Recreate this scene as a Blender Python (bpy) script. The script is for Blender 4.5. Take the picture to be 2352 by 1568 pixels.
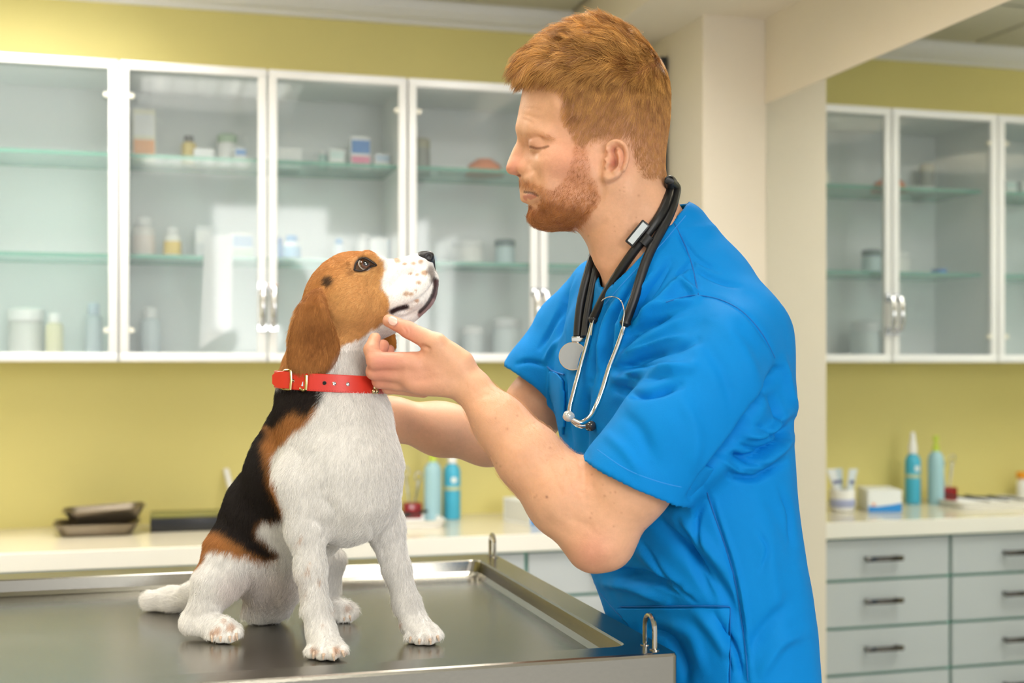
import bpy, bmesh, math, random
import numpy as np
from mathutils import Vector, Matrix
from mathutils.bvhtree import BVHTree

# ------------------------------------------------------------------ camera, world, light, exposure
for _o in list(bpy.data.objects): bpy.data.objects.remove(_o)
sc = bpy.context.scene
COL = sc.collection
FPX = 2950.0                       # focal length in pixels of a 2352 x 1568 frame
TH = math.atan(836 / 2950)         # camera yaw to the right of the back wall's normal
CT, ST = math.cos(TH), math.sin(TH)
ZC, HOR = 1.2, 840.0               # eye height, horizon row

cam_d = bpy.data.cameras.new('camera'); cam = bpy.data.objects.new('camera', cam_d); COL.objects.link(cam)
cam.location = (0, 0, ZC); cam.rotation_euler = (math.pi / 2, 0, -TH)
cam_d.sensor_width = 36; cam_d.lens = FPX / 2352 * 36; cam_d.shift_y = (HOR - 784) / 2352
cam_d.clip_start = 0.05
cam_d.dof.use_dof = True; cam_d.dof.focus_distance = 1.47; cam_d.dof.aperture_fstop = 4.2
sc.camera = cam

world = bpy.data.worlds.new('world'); sc.world = world; world.use_nodes = True
world.node_tree.nodes['Background'].inputs[0].default_value = (0.98, 0.97, 0.95, 1)
world.node_tree.nodes['Background'].inputs[1].default_value = 0.85

def area(name, loc, target, sx, sy, power, color=(1, 1, 1)):
    l = bpy.data.lights.new(name, 'AREA'); l.shape = 'RECTANGLE'; l.size = sx; l.size_y = sy
    l.energy = power; l.color = color
    o = bpy.data.objects.new(name, l); COL.objects.link(o); o.location = loc
    o.rotation_euler = (Vector(target) - Vector(loc)).to_track_quat('-Z', 'Y').to_euler()
    return o
# daylight of the window side behind and to the left of the photographer
area('window_daylight', (1.4, -4.0, 2.1), (0.35, 2.4, 1.2), 1.8, 1.6, 112, (1.0, 0.985, 0.96))

sc.view_settings.view_transform = 'Standard'; sc.view_settings.look = 'None'
sc.view_settings.gamma = 1; sc.view_settings.exposure = 0.2; sc.view_settings.use_curve_mapping = False

# ------------------------------------------------------------------ helpers
R = random.Random(7); RNG = np.random.default_rng(11)
def lin(c):
    v = np.asarray(c, float) / 255.0
    return np.where(v <= .04045, v / 12.92, ((v + .055) / 1.055) ** 2.4)
def rgba(c): return tuple(lin(c)) + (1,)
def Q(px, py, d): return np.array([(px - 1176) * d / FPX, d, ZC + (HOR - py) * d / FPX])     # camera aligned frame
def L2W(p): p = np.asarray(p, float); return np.stack([p[..., 0] * CT + p[..., 1] * ST, -p[..., 0] * ST + p[..., 1] * CT, p[..., 2]], -1)
def W(px, py, d): return Vector(L2W(Q(px, py, d)))
def onY(px, py, Y):
    a = TH + math.atan((px - 1176) / FPX); X = Y * math.tan(a); d = X * ST + Y * CT
    return X, ZC + (HOR - py) * d / FPX

MATS = {}
def mat(name, color=(200, 200, 200), rough=.5, metal=0., spec=.5, noise=None, bump=None, sss=0., sss_r=(1, .3, .15), coat=0., trans=0., emit=None, attr=None, aniso=0., sheen=0.):
    if name in MATS: return MATS[name]
    m = bpy.data.materials.new(name); m.use_nodes = True; nt = m.node_tree; b = nt.nodes['Principled BSDF']
    b.inputs['Base Color'].default_value = rgba(color); b.inputs['Roughness'].default_value = rough
    b.inputs['Metallic'].default_value = metal; b.inputs['Specular IOR Level'].default_value = spec
    b.inputs['Coat Weight'].default_value = coat; b.inputs['Transmission Weight'].default_value = trans
    b.inputs['Anisotropic'].default_value = aniso; b.inputs['Sheen Weight'].default_value = sheen
    if sss:
        b.inputs['Subsurface Weight'].default_value = sss; b.inputs['Subsurface Radius'].default_value = sss_r
        b.inputs['Subsurface Scale'].default_value = .006
    if emit:
        b.inputs['Emission Color'].default_value = rgba(emit[0]); b.inputs['Emission Strength'].default_value = emit[1]
    src = None
    if attr:
        a = nt.nodes.new('ShaderNodeAttribute'); a.attribute_name = attr; src = a.outputs['Color']
    if noise:                      # (scale, strength, stretch)
        tc = nt.nodes.new('ShaderNodeTexCoord'); mp = nt.nodes.new('ShaderNodeMapping')
        mp.inputs['Scale'].default_value = noise[2] if len(noise) > 2 else (1, 1, 1)
        n = nt.nodes.new('ShaderNodeTexNoise'); n.inputs['Scale'].default_value = noise[0]; n.inputs['Detail'].default_value = 4
        nt.links.new(tc.outputs['Object'], mp.inputs['Vector']); nt.links.new(mp.outputs['Vector'], n.inputs['Vector'])
        mr = nt.nodes.new('ShaderNodeMapRange'); mr.inputs['To Min'].default_value = 1 - noise[1]; mr.inputs['To Max'].default_value = 1 + noise[1]
        nt.links.new(n.outputs['Fac'], mr.inputs['Value'])
        mx = nt.nodes.new('ShaderNodeMix'); mx.data_type = 'RGBA'; mx.blend_type = 'MULTIPLY'; mx.inputs['Factor'].default_value = 1
        if src: nt.links.new(src, mx.inputs['A'])
        else: mx.inputs['A'].default_value = rgba(color)
        cb = nt.nodes.new('ShaderNodeCombineColor')
        for i in range(3): nt.links.new(mr.outputs['Result'], cb.inputs[i])
        nt.links.new(cb.outputs['Color'], mx.inputs['B']); src = mx.outputs['Result']
    if src: nt.links.new(src, b.inputs['Base Color'])
    if bump:                       # (scale, strength, stretch)
        tc = nt.nodes.new('ShaderNodeTexCoord'); mp = nt.nodes.new('ShaderNodeMapping')
        mp.inputs['Scale'].default_value = bump[2] if len(bump) > 2 else (1, 1, 1)
        n = nt.nodes.new('ShaderNodeTexNoise'); n.inputs['Scale'].default_value = bump[0]; n.inputs['Detail'].default_value = 5
        bp = nt.nodes.new('ShaderNodeBump'); bp.inputs['Strength'].default_value = bump[1]; bp.inputs['Distance'].default_value = .001
        nt.links.new(tc.outputs['Object'], mp.inputs['Vector']); nt.links.new(mp.outputs['Vector'], n.inputs['Vector'])
        nt.links.new(n.outputs['Fac'], bp.inputs['Height']); nt.links.new(bp.outputs['Normal'], b.inputs['Normal'])
    MATS[name] = m; return m

def glass_mat(name, tint, clear, gloss, haze_col=(225, 230, 232)):
    """thin pane: part clear, part milky film, part mirror"""
    m = bpy.data.materials.new(name); m.use_nodes = True; nt = m.node_tree; nt.nodes.remove(nt.nodes['Principled BSDF'])
    out = nt.nodes['Material Output']
    t = nt.nodes.new('ShaderNodeBsdfTransparent'); t.inputs[0].default_value = rgba(tint)
    df = nt.nodes.new('ShaderNodeBsdfDiffuse'); df.inputs[0].default_value = rgba(haze_col)
    tl = nt.nodes.new('ShaderNodeBsdfTranslucent'); tl.inputs[0].default_value = rgba(haze_col)
    ad = nt.nodes.new('ShaderNodeMixShader'); ad.inputs[0].default_value = .5
    nt.links.new(df.outputs[0], ad.inputs[1]); nt.links.new(tl.outputs[0], ad.inputs[2])
    m1 = nt.nodes.new('ShaderNodeMixShader'); m1.inputs[0].default_value = 1 - clear
    nt.links.new(t.outputs[0], m1.inputs[1]); nt.links.new(ad.outputs[0], m1.inputs[2])
    g = nt.nodes.new('ShaderNodeBsdfGlossy'); g.inputs['Roughness'].default_value = .04
    m2 = nt.nodes.new('ShaderNodeMixShader'); m2.inputs[0].default_value = gloss
    nt.links.new(m1.outputs[0], m2.inputs[1]); nt.links.new(g.outputs[0], m2.inputs[2])
    nt.links.new(m2.outputs[0], out.inputs[0]); MATS[name] = m; return m

class MB:
    def __init__(s): s.bm = bmesh.new()
    def box(s, a, b, bev=0, seg=2):
        a = Vector(a); b = Vector(b); c = (a + b) / 2; d = b - a
        r = bmesh.ops.create_cube(s.bm, size=1)
        for v in r['verts']: v.co = Vector((v.co.x * d.x, v.co.y * d.y, v.co.z * d.z)) + c
        if bev:
            es = list({e for v in r['verts'] for e in v.link_edges})
            bmesh.ops.bevel(s.bm, geom=es, offset=bev, segments=seg, profile=.5, affect='EDGES')
        return s
    def lathe(s, prof, c=(0, 0, 0), n=24, axis='z', sx=1, sy=1):
        rings = []
        for r, h in prof:
            ring = []
            for i in range(n):
                a = 2 * math.pi * i / n; p = (r * math.cos(a) * sx, r * math.sin(a) * sy, h)
                if axis == 'y': p = (p[0], p[2], p[1])
                if axis == 'x': p = (p[2], p[0], p[1])
                ring.append(s.bm.verts.new(Vector(p) + Vector(c)))
            rings.append(ring)
        for A, B in zip(rings, rings[1:]):
            for i in range(n): s.bm.faces.new((A[i], A[(i + 1) % n], B[(i + 1) % n], B[i]))
        s.bm.faces.new(list(reversed(rings[0]))); s.bm.faces.new(rings[-1]); return s
    def tube(s, pts, rad, n=10, closed=False):
        pts = [Vector(p) for p in pts]; m = len(pts); rad = [rad] * m if isinstance(rad, (int, float)) else rad
        rings = []; up = None
        for i, p in enumerate(pts):
            if closed: t = pts[(i + 1) % m] - pts[i - 1]
            else: t = pts[min(i + 1, m - 1)] - pts[max(i - 1, 0)]
            t.normalize()
            if up is None: up = t.orthogonal().normalized()
            up = (up - t * up.dot(t)).normalized(); q = t.cross(up)
            rings.append([s.bm.verts.new(p + (up * math.cos(2 * math.pi * k / n) + q * math.sin(2 * math.pi * k / n)) * rad[i]) for k in range(n)])
        pr = list(zip(rings, rings[1:])) + ([(rings[-1], rings[0])] if closed else [])
        for A, B in pr:
            for k in range(n): s.bm.faces.new((A[k], A[(k + 1) % n], B[(k + 1) % n], B[k]))
        if not closed: s.bm.faces.new(list(reversed(rings[0]))); s.bm.faces.new(rings[-1])
        return s
    def prism(s, poly, a, b, axis='y'):
        def mk(p, h): return (p[0], h, p[1]) if axis == 'y' else ((p[0], p[1], h) if axis == 'z' else (h, p[0], p[1]))
        A = [s.bm.verts.new(mk(p, a)) for p in poly]; B = [s.bm.verts.new(mk(p, b)) for p in poly]; n = len(poly)
        for i in range(n): s.bm.faces.new((A[i], A[(i + 1) % n], B[(i + 1) % n], B[i]))
        s.bm.faces.new(list(reversed(A))); s.bm.faces.new(B); return s
    def quad(s, *p): s.bm.faces.new([s.bm.verts.new(q) for q in p]); return s
    def mesh(s, name, smooth=False, m=None):
        bmesh.ops.recalc_face_normals(s.bm, faces=s.bm.faces[:])
        me = bpy.data.meshes.new(name); s.bm.to_mesh(me); s.bm.free()
        if smooth:
            for p in me.polygons: p.use_smooth = True
            if smooth != 'all':
                try: me.set_sharp_from_angle(angle=math.radians(40))
                except Exception: pass
        if m: me.materials.append(m)
        return me

def link(name, me, parent=None, loc=(0, 0, 0), rot=(0, 0, 0)):
    o = bpy.data.objects.new(name, me); COL.objects.link(o); o.location = loc; o.rotation_euler = rot
    if parent: o.parent = parent
    return o
def tag(o, label=None, cat=None, group=None, kind=None):
    if label: o['label'] = label
    if cat: o['category'] = cat
    if group: o['group'] = group
    if kind: o['kind'] = kind
    return o
def thing(name, label, cat, loc=(0, 0, 0), rotz=0, group=None):
    o = bpy.data.objects.new(name, None); COL.objects.link(o); o.location = loc; o.rotation_euler = (0, 0, rotz)
    o.empty_display_size = .05
    return tag(o, label, cat, group)
def struct(name, mb, m, label=None):
    return tag(link(name, mb.mesh(name, m=m)), label, None, None, 'structure')
def part(name, mb, m, parent, smooth=True, label=None, loc=(0, 0, 0), rot=(0, 0, 0)):
    o = link(name, mb.mesh(name, smooth, m), parent, loc, rot)
    if label: o['label'] = label
    return o
def single(name, mb, m, label, cat, group=None, loc=(0, 0, 0), rot=(0, 0, 0), smooth=True):
    return tag(link(name, mb.mesh(name, smooth, m), None, loc, rot), label, cat, group)
# ------------------------------------------------------------------ the room
WY, XS, CZ = 3.5, 1.505, 2.2       # back wall, mirror wall, ceiling
m_wall = mat('lime_paint', (222, 211, 136), .55, noise=(3, .03), bump=(300, .05))
m_beige = mat('beige_paint', (228, 218, 201), .6, noise=(2, .02))
m_ceil = mat('ceiling_tile', (216, 213, 198), .9, noise=(40, .03))
m_white = mat('white_gloss', (238, 238, 238), .35)
m_alu = mat('white_aluminium', (236, 237, 238), .3)
m_counter = mat('cream_laminate', (226, 218, 196), .12, spec=.6, noise=(4, .02))
m_edge = mat('counter_edge', (236, 233, 224), .3)
m_chrome = mat('chrome', (225, 225, 228), .08, 1)
m_dark = mat('dark_metal', (45, 45, 45), .4, .3)
m_floor = mat('grey_vinyl', (186, 184, 178), .4, noise=(6, .1))
m_green = mat('glass_edge_green', (104, 165, 146), .15, spec=.6)
m_gfront = mat('grey_glass_front', (187, 193, 196), .18, spec=.6)
m_inner = mat('cabinet_lining', (222, 225, 226), .5)
m_pane = glass_mat('cabinet_pane', (250, 253, 253), .76, .032, (204, 209, 212))
m_shelf = glass_mat('shelf_glass', (226, 244, 238), .84, .06)

struct('floor', MB().box((-2.6, -2.2, -.05), (1.6, WY, 0)), m_floor)
struct('wall_back', MB().box((-2.6, WY, 0), (1.6, WY + .1, 2.4)), m_wall)
struct('wall_left', MB().box((-2.7, -.6, 0), (-2.6, WY, 2.4)), m_wall)
struct('wall_right', MB().box((XS + .002, -.6, 0), (XS + .1, WY, 2.4)), m_beige)
struct('trim_1', MB().box((XS - .004, -.6, 1.866), (XS + .004, 2.949, 2.0755)).box((XS - .004, -.6, 1.862), (XS - .001, 2.949, 1.866)), m_beige, 'beige header strip above the mirror')
struct('wall_pillar', MB().box((1.331, 2.95, 0), (XS + .003, WY, 2.3), .003), m_beige)
struct('trim_2', MB().box((1.155, -2.2, 2.075), (XS + .09, WY, 2.3)), m_beige, 'beige lowered ceiling soffit beside the pillar')
crown = MB().prism([(3.5, 2.143), (3.488, 2.143), (3.482, 2.152), (3.466, 2.160), (3.450, 2.176), (3.442, 2.192), (3.436, 2.2), (3.5, 2.2)], -2.6, 1.155, 'x')
struct('trim_3', crown, m_white, 'white crown moulding')
ceil = struct('ceiling', MB().box((-2.6, -2.2, CZ + .092), (1.155, WY, CZ + .15)), mat('ceiling_grid', (205, 200, 175), .7))
GX = [-2.45 + .6 * i for i in range(7)]; GY = [-.56 + .6 * i for i in range(8)]
LAMPS = [(4, 3), (3, 5), (1, 5), (4, 0), (2, 2), (5, 4)]
tile_me = {}
for i in range(6):
    for j in range(-2, 7):
        x0, x1, y0, y1 = -2.45 + .6 * i, -1.85 + .6 * i, -.56 + .6 * j, .04 + .6 * j
        x1 = min(x1, 1.15); y1 = min(y1, 3.43)
        if y1 - y0 < .05 or x1 - x0 < .05: continue
        if (i, j) in LAMPS: continue
        k = (round(x1 - x0, 3), round(y1 - y0, 3))
        if k not in tile_me: tile_me[k] = MB().box((.008, .008, -.004), (k[0] - .008, k[1] - .008, .007)).mesh('ceiling_tile', m=m_ceil)
        link('ceiling_tile', tile_me[k], ceil, (x0, y0, CZ))
m_tube = mat('lit_tube', (255, 252, 240), .4, emit=((255, 250, 238), 5.0))
m_louv = mat('louvre', (215, 205, 190), .25, .6)
def ceiling_lamp(i, j, label, power):
    x, y = -2.15 + .6 * i, -.26 + .6 * j
    t = thing('ceiling_light', label, 'ceiling light', (x, y, CZ + .005), 0, 'recessed louvre lights in the ceiling')
    part('housing', MB().box((-.29, -.29, .075), (.29, .29, .085)), m_white, t)
    fr = MB()
    for s in (-1, 1): fr.box((-.295, s * .29 - .006, -.006), (.295, s * .29 + .006, .075)).box((s * .29 - .006, -.284, -.006), (s * .29 + .006, .284, .075))
    part('frame', fr, m_white, t)
    for k in range(4): part('tube', MB().tube([(-.205 + .1367 * k, -.26, .06), (-.205 + .1367 * k, .26, .06)], .008), m_tube, t)
    for k in range(7): part('louvre', MB().box((-.246 + .082 * k - .0015, -.28, -.004), (-.246 + .082 * k + .0015, .28, .034)), m_louv, t, False)
    l = bpy.data.lights.new('lamp_glow', 'AREA'); l.shape = 'SQUARE'; l.size = .54; l.energy = power; l.color = (1, .97, .9)
    o = bpy.data.objects.new('lamp_glow', l); COL.objects.link(o); o.parent = t; o.location = (0, 0, .050)
ceiling_lamp(4, 3, 'louvre ceiling light above the examination table', 9)
ceiling_lamp(3, 5, 'louvre ceiling light close to the lime wall above the left cabinets', 19)
ceiling_lamp(1, 5, 'louvre ceiling light at the far left by the lime wall', 18)
ceiling_lamp(4, 0, 'louvre ceiling light nearest the photographer', 15)
ceiling_lamp(5, 4, 'louvre ceiling light added beside the soffit to brighten the pillar and right wall', 15)  # unseen lamp, added to brighten the pillar and the right wall
ceiling_lamp(2, 2, 'louvre ceiling light over the left end of the table', 15)

m_mirror = mat('mirror_silver', (226, 230, 226), .0, 1)
single('wall_mirror', MB().box((XS - .002, -.4, .05), (XS + .001, 2.9485, 1.862)), m_mirror, 'large frameless wall mirror under the beige header beside the pillar', 'mirror', smooth=False)
single('cable_conduit', MB().tube([(1.318, 3.175, .8), (1.318, 3.175, 2.02)], .011), m_dark, 'dark vertical cable conduit beside the pillar behind the man', 'pipe')

# ---- wall cabinets
Z0, Z1, YF = 1.21, 1.93, 3.2
def lever(t, x, side):
    h = MB(); pts = [(x, YF - .002, 1.392), (x, YF - .022, 1.388), (x, YF - .03, 1.365), (x, YF - .03, 1.325), (x, YF - .022, 1.302), (x, YF - .002, 1.298)]
    h.tube(pts, .0075); h.box((x - .009, YF - .004, 1.287), (x + .009, YF, 1.309)); h.box((x - .009, YF - .004, 1.381), (x + .009, YF, 1.403))
    return h
def wall_cabinet(x0, w, label, handle_mid=True):
    t = thing('wall_cabinet', label, 'cabinet', (x0, 0, 0), 0, 'glass fronted wall cabinets')
    b = MB().box((0, YF + .021, Z0), (w, WY, Z0 + .016)).box((0, YF + .021, Z1 - .016), (w, WY, Z1)).box((0, YF + .021, Z0 + .016), (.014, WY, Z1 - .016)).box((w - .014, YF + .021, Z0 + .016), (w, WY, Z1 - .016)).box((.014, WY - .012, Z0 + .016), (w - .014, WY, Z1 - .016))
    part('carcass', b, m_inner, t, False)
    for z in (1.467, 1.712):
        s = part('shelf', MB().box((.015, YF + .06, z - .004), (w - .015, WY - .013, z + .004)), m_shelf, t, False)
        part('shelf_edge', MB().box((.015, YF + .0575, z - .0045), (w - .015, YF + .0598, z + .0045)), m_green, s, False)
    for k in range(2):
        a, c = k * w / 2 + .002, (k + 1) * w / 2 - .002
        d = part('door', MB().box((a, YF, Z0), (c, YF + .018, Z0 + .022), .003).box((a, YF, Z1 - .022), (c, YF + .018, Z1), .003).box((a, YF, Z0 + .02), (a + .0215, YF + .018, Z1 - .02), .003).box((c - .0215, YF, Z0 + .02), (c, YF + .018, Z1 - .02), .003), m_alu, t)
        part('pane', MB().quad((a + .02, YF + .009, Z0 + .02), (c - .02, YF + .009, Z0 + .02), (c - .02, YF + .009, Z1 - .02), (a + .02, YF + .009, Z1 - .02)), m_pane, d, False)
        hx = (c - .0115) if k == 0 else (a + .0115)
        part('handle', lever(t, hx, k), m_chrome, d)
        ex = a + .027 if k == 0 else c - .027
        for z in (1.285, 1.845): part('hinge', MB().lathe([(.0065, -.006), (.007, 0), (.006, .008)], (ex, YF + .004, z), 12, 'y'), mat('hinge_cap', (225, 222, 208), .3), d)
    return t
wall_cabinet(-.767, .7, 'glass fronted wall cabinet at the left edge, nearly empty')
wall_cabinet(-.067, .7, 'glass fronted wall cabinet above the dog, full of boxes and bottles')
wall_cabinet(.633, .697, 'glass fronted wall cabinet behind the man holding an orange bowl')
wall_cabinet(-1.467, .7, 'glass fronted wall cabinet outside the left edge of the picture')

# ---- counter and drawer units
ZT = .786
ct = thing('worktop', 'long cream worktop with white front edge below the wall cabinets', 'worktop', (0, 0, 0))
part('top_panel', MB().box((-2.0, 3.032, ZT - .04), (1.33, WY, ZT), .003), m_counter, ct, False)
part('front_edge', MB().box((-2.0, 3.026, ZT - .042), (1.33, 3.0325, ZT + .0004), .002), m_edge, ct, False)
rows = [(.737, .632), (.624, .505), (.497, .381), (.373, .12)]
def drawer_unit(x0, x1, label):
    t = thing('drawer_unit', label, 'drawers', (x0, 0, 0), 0, 'glass fronted drawer units under the worktop'); w = x1 - x0
    part('carcass', MB().box((0, 3.058, .08), (w, WY - .02, ZT - .042)), m_green, t, False)
    part('plinth', MB().box((0, 3.09, 0), (w, 3.3, .08)), m_dark, t, False)
    for a, c in rows:
        d = part('drawer', MB().box((.005, 3.044, c), (w - .005, 3.058, a), .001), m_gfront, t, False)
        zc = a - .05; x = w / 2
        part('handle', MB().box((x - .055, 3.018, zc - .008), (x + .055, 3.025, zc + .006), .002).box((x - .05, 3.02, zc - .005), (x - .04, 3.0445, zc + .004)).box((x + .04, 3.02, zc - .005), (x + .05, 3.0445, zc + .004)), mat('dark_chrome', (120, 116, 112), .12, 1), d)
xs = [1.33 - .43 * k for k in range(8)]
labs = ['grey glass drawer unit beside the pillar, seen whole in the mirror', 'grey glass drawer unit behind the table corner', 'grey glass drawer unit hidden behind the dog', 'grey glass drawer unit under the black box', 'grey glass drawer unit under the metal trays', 'grey glass drawer unit at the left end', 'grey glass drawer unit past the left edge']
for k in range(7): drawer_unit(xs[k + 1], xs[k], labs[k])
# ------------------------------------------------------------------ examination table
m_steel = mat('brushed_steel', (152, 149, 140), .2, 1, noise=(9, .05, (1, 14, 1)), bump=(160, .05, (1, 30, 1)), aniso=.4)
m_wire = mat('steel_wire', (190, 185, 175), .15, 1)
TX0, TX1, TY0, TY1, TZ, TF = -1.05, .535, 1.248, 1.985, .9, .878
IX0, IX1, IY0, IY1 = TX0 + .045, .495, 1.290, 1.93
tb = thing('examination_table', 'stainless steel examination table with a shallow recessed tray top', 'table', ((TX0 + TX1) / 2, (TY0 + TY1) / 2, 0))
ox, oy = (TX0 + TX1) / 2, (TY0 + TY1) / 2
def steel_top():
    bm = bmesh.new()
    def ring(x0, x1, y0, y1, z, r, n=5):
        vs = []
        for cx, cy, a0 in ((x1 - r, y1 - r, 0), (x0 + r, y1 - r, 90), (x0 + r, y0 + r, 180), (x1 - r, y0 + r, 270)):
            for k in range(n + 1):
                a = math.radians(a0 + 90 * k / n); vs.append(bm.verts.new((cx + r * math.cos(a) - ox, cy + r * math.sin(a) - oy, z)))
        return vs
    rs = [ring(TX0, TX1, TY0, TY1, TZ - .10, .006), ring(TX0, TX1, TY0, TY1, TZ - .004, .006), ring(TX0 + .0012, TX1 - .0012, TY0 + .0012, TY1 - .0012, TZ - .0012, .006),
          ring(TX0 + .004, TX1 - .004, TY0 + .004, TY1 - .004, TZ, .006),
          ring(IX0, IX1, IY0, IY1, TZ, .016), ring(IX0 + .002, IX1 - .002, IY0 + .002, IY1 - .002, TZ - .002, .016),
          ring(IX0 + .004, IX1 - .006, IY0 + .004, IY1 - .004, TF + .005, .016), ring(IX0 + .010, IX1 - .012, IY0 + .010, IY1 - .010, TF, .014)]
    for A, B in zip(rs, rs[1:]):
        n = len(A)
        for i in range(n): bm.faces.new((A[i], A[(i + 1) % n], B[(i + 1) % n], B[i]))
    bm.faces.new(rs[-1]); mb = MB(); mb.bm.free(); mb.bm = bm; return mb
part('tray_top', steel_top(), m_steel, tb, False)
part('column', MB().box((-.14, -.12, .06), (.14, .12, TZ - .1), .01), m_steel, tb)
part('base_plate', MB().box((-.42, -.26, 0), (.42, .26, .06), .012), m_steel, tb)
def hook(x, y, label=None):
    p = []; h = .034; w = .0135
    p = [(0, -w, -.003), (0, -w, h * .6)] + [(0, -w * math.cos(a), h * .6 + w * 1.05 * math.sin(a)) for a in [math.pi * k / 10 for k in range(1, 10)]] + [(0, w, h * .6), (0, w, -.003)]
    a = MB().tube([Vector(q) for q in p], .0028, 8)
    for s in (-1, 1): a.lathe([(.0055, -.001), (.0055, .0008), (.003, .0018)], (0, s * w, 0), 12)
    part('restraint_loop', a, m_wire, tb, loc=(x - ox, y - oy, TZ))
hook(.515, 1.278); hook(.522, 1.955); hook(TX0 + .02, 1.278); hook(TX0 + .02, 1.955)

# ------------------------------------------------------------------ counter things
def bottle_prof(r, h, sh, nr):
    return [(r * .93, 0), (r, .004), (r, h - sh), (r * .97, h - sh * .75), (r * .8, h - sh * .35), (r * .5, h - sh * .08), (nr, h), (nr, h + .006)]
def plastic(name, c, rough=.35): return mat('plastic_' + name, c, rough)
m_blue = plastic('sky', (70, 178, 214)); m_pale = plastic('pale', (160, 200, 212)); m_wh = plastic('white', (240, 240, 240)); m_limecap = plastic('lime', (196, 214, 80))
def bottle(name, label, X, Y, z, r, h, m, nozzle, capm, cat='bottle', group=None, band=None, logo=None):
    t = thing(name, label, cat, (X, Y, z), 0, group)
    b = part('body', MB().lathe(bottle_prof(r, h, r * 1.1, r * .42)), m, t)
    part('cap', MB().lathe([(a * r, h + q) for a, q in nozzle]), capm, t)
    if band: part('label_band', MB().lathe([(r + .0004, h * .52), (r + .0006, h * .53), (r + .0006, h * .58), (r + .0004, h * .59)]), band, t)
    if logo:
        q = MB()
        q.box((-.008, -r - .0012, h * .66), (.008, -r * .93, h * .76), .003); part('logo_patch', q, logo, t)
    return t
zt = ZT + .0005
spray = [(.55, .0), (.56, .024), (.48, .028), (.34, .048), (.28, .062), (.15, .065)]
pump = [(.42, .0), (.44, .016), (.22, .019), (.22, .030), (.34, .032), (.34, .044), (.16, .047)]
xb, _ = onY(1040, 1190, 3.38); xa, _ = onY(994, 1190, 3.36)
bottle('spray_bottle', 'sky blue spray bottle with white nozzle on the worktop', xb, 3.39, zt, .0232, .150, m_blue, spray, m_wh, band=plastic('band', (190, 200, 160)), logo=plastic('logo', (225, 235, 238)))
bottle('lotion_bottle', 'pale blue lotion bottle with lime green pump on the worktop', xa, 3.36, zt, .0235, .158, m_pale, pump, m_limecap)
xc, _ = onY(948, 1188, 3.37)
t = thing('instrument_cup', 'small red plastic cup holding metal instruments beside the pale bottle', 'cup', (xc, 3.38, zt))
part('cup', MB().box((-.024, -.02, 0), (.024, .02, .048), .004), mat('red_plastic', (150, 30, 35), .15, trans=.2), t)
t2 = [('scissors', -.008, .12, -.01), ('forceps', .006, .105, .012)]
for nm, dx, h, tilt in t2:
    b = MB().tube([(dx, 0, .049), (dx + tilt * .5, 0, h * .7), (dx + tilt, 0, h)], [.002, .0035, .004], 8)
    b.tube([(dx + tilt + .010 * math.cos(a), 0, h + .012 + .012 * math.sin(a)) for a in [math.tau * k / 14 for k in range(14)]], .002, 6, True)
    single(nm, b, m_chrome, 'small steel %s standing in the red cup' % nm, 'instrument', loc=(xc, 3.38, zt))
# medicine carton
def carton(name, label, X, Y, z, w, d, h, body, deco=None, rot=0, group=None, cat='box'):
    t = thing(name, label, cat, (X, Y, z), rot, group)
    part('body', MB().box((-w / 2, -d / 2, 0), (w / 2, d / 2, h), .0008), body, t, False)
    for (x0, z0, x1, z1, m) in (deco or []):
        part('print', MB().box((-w / 2 + x0 * w, -d / 2 - .0006, z0 * h), (-w / 2 + x1 * w, -d / 2 + .0002, z1 * h)), m, t, False)
    return t
m_boxw = mat('carton_white', (236, 240, 243), .4); m_boxb = mat('print_blue', (20, 140, 225), .4); m_boxo = mat('print_orange', (240, 150, 110), .4); m_kraft = mat('carton_grey', (205, 205, 200), .5)
xm, _ = onY(1180, 1196, 3.24)
t = carton('glove_box', 'white and blue glove carton on the worktop behind the forearm', xm + .058, 3.27, zt, .095, .13, .062, m_boxw, None, .3)
part('wave_print', MB().prism([(-.0472, .0006), (.0472, .0006), (.0472, .016), (.02, .0155), (-.02, .021), (-.0472, .026)], -.0658, -.0649, 'y'), m_boxb, t, False)
part('flower_print', MB().lathe([(.0045, -.0662), (.005, -.0655), (.004, -.0648)], (.032, 0, .021), 10, 'y'), m_boxo, t, False)
part('side_panel', MB().box((-.0482, -.06, .004), (-.0474, .06, .058)), m_kraft, t, False)
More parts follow.
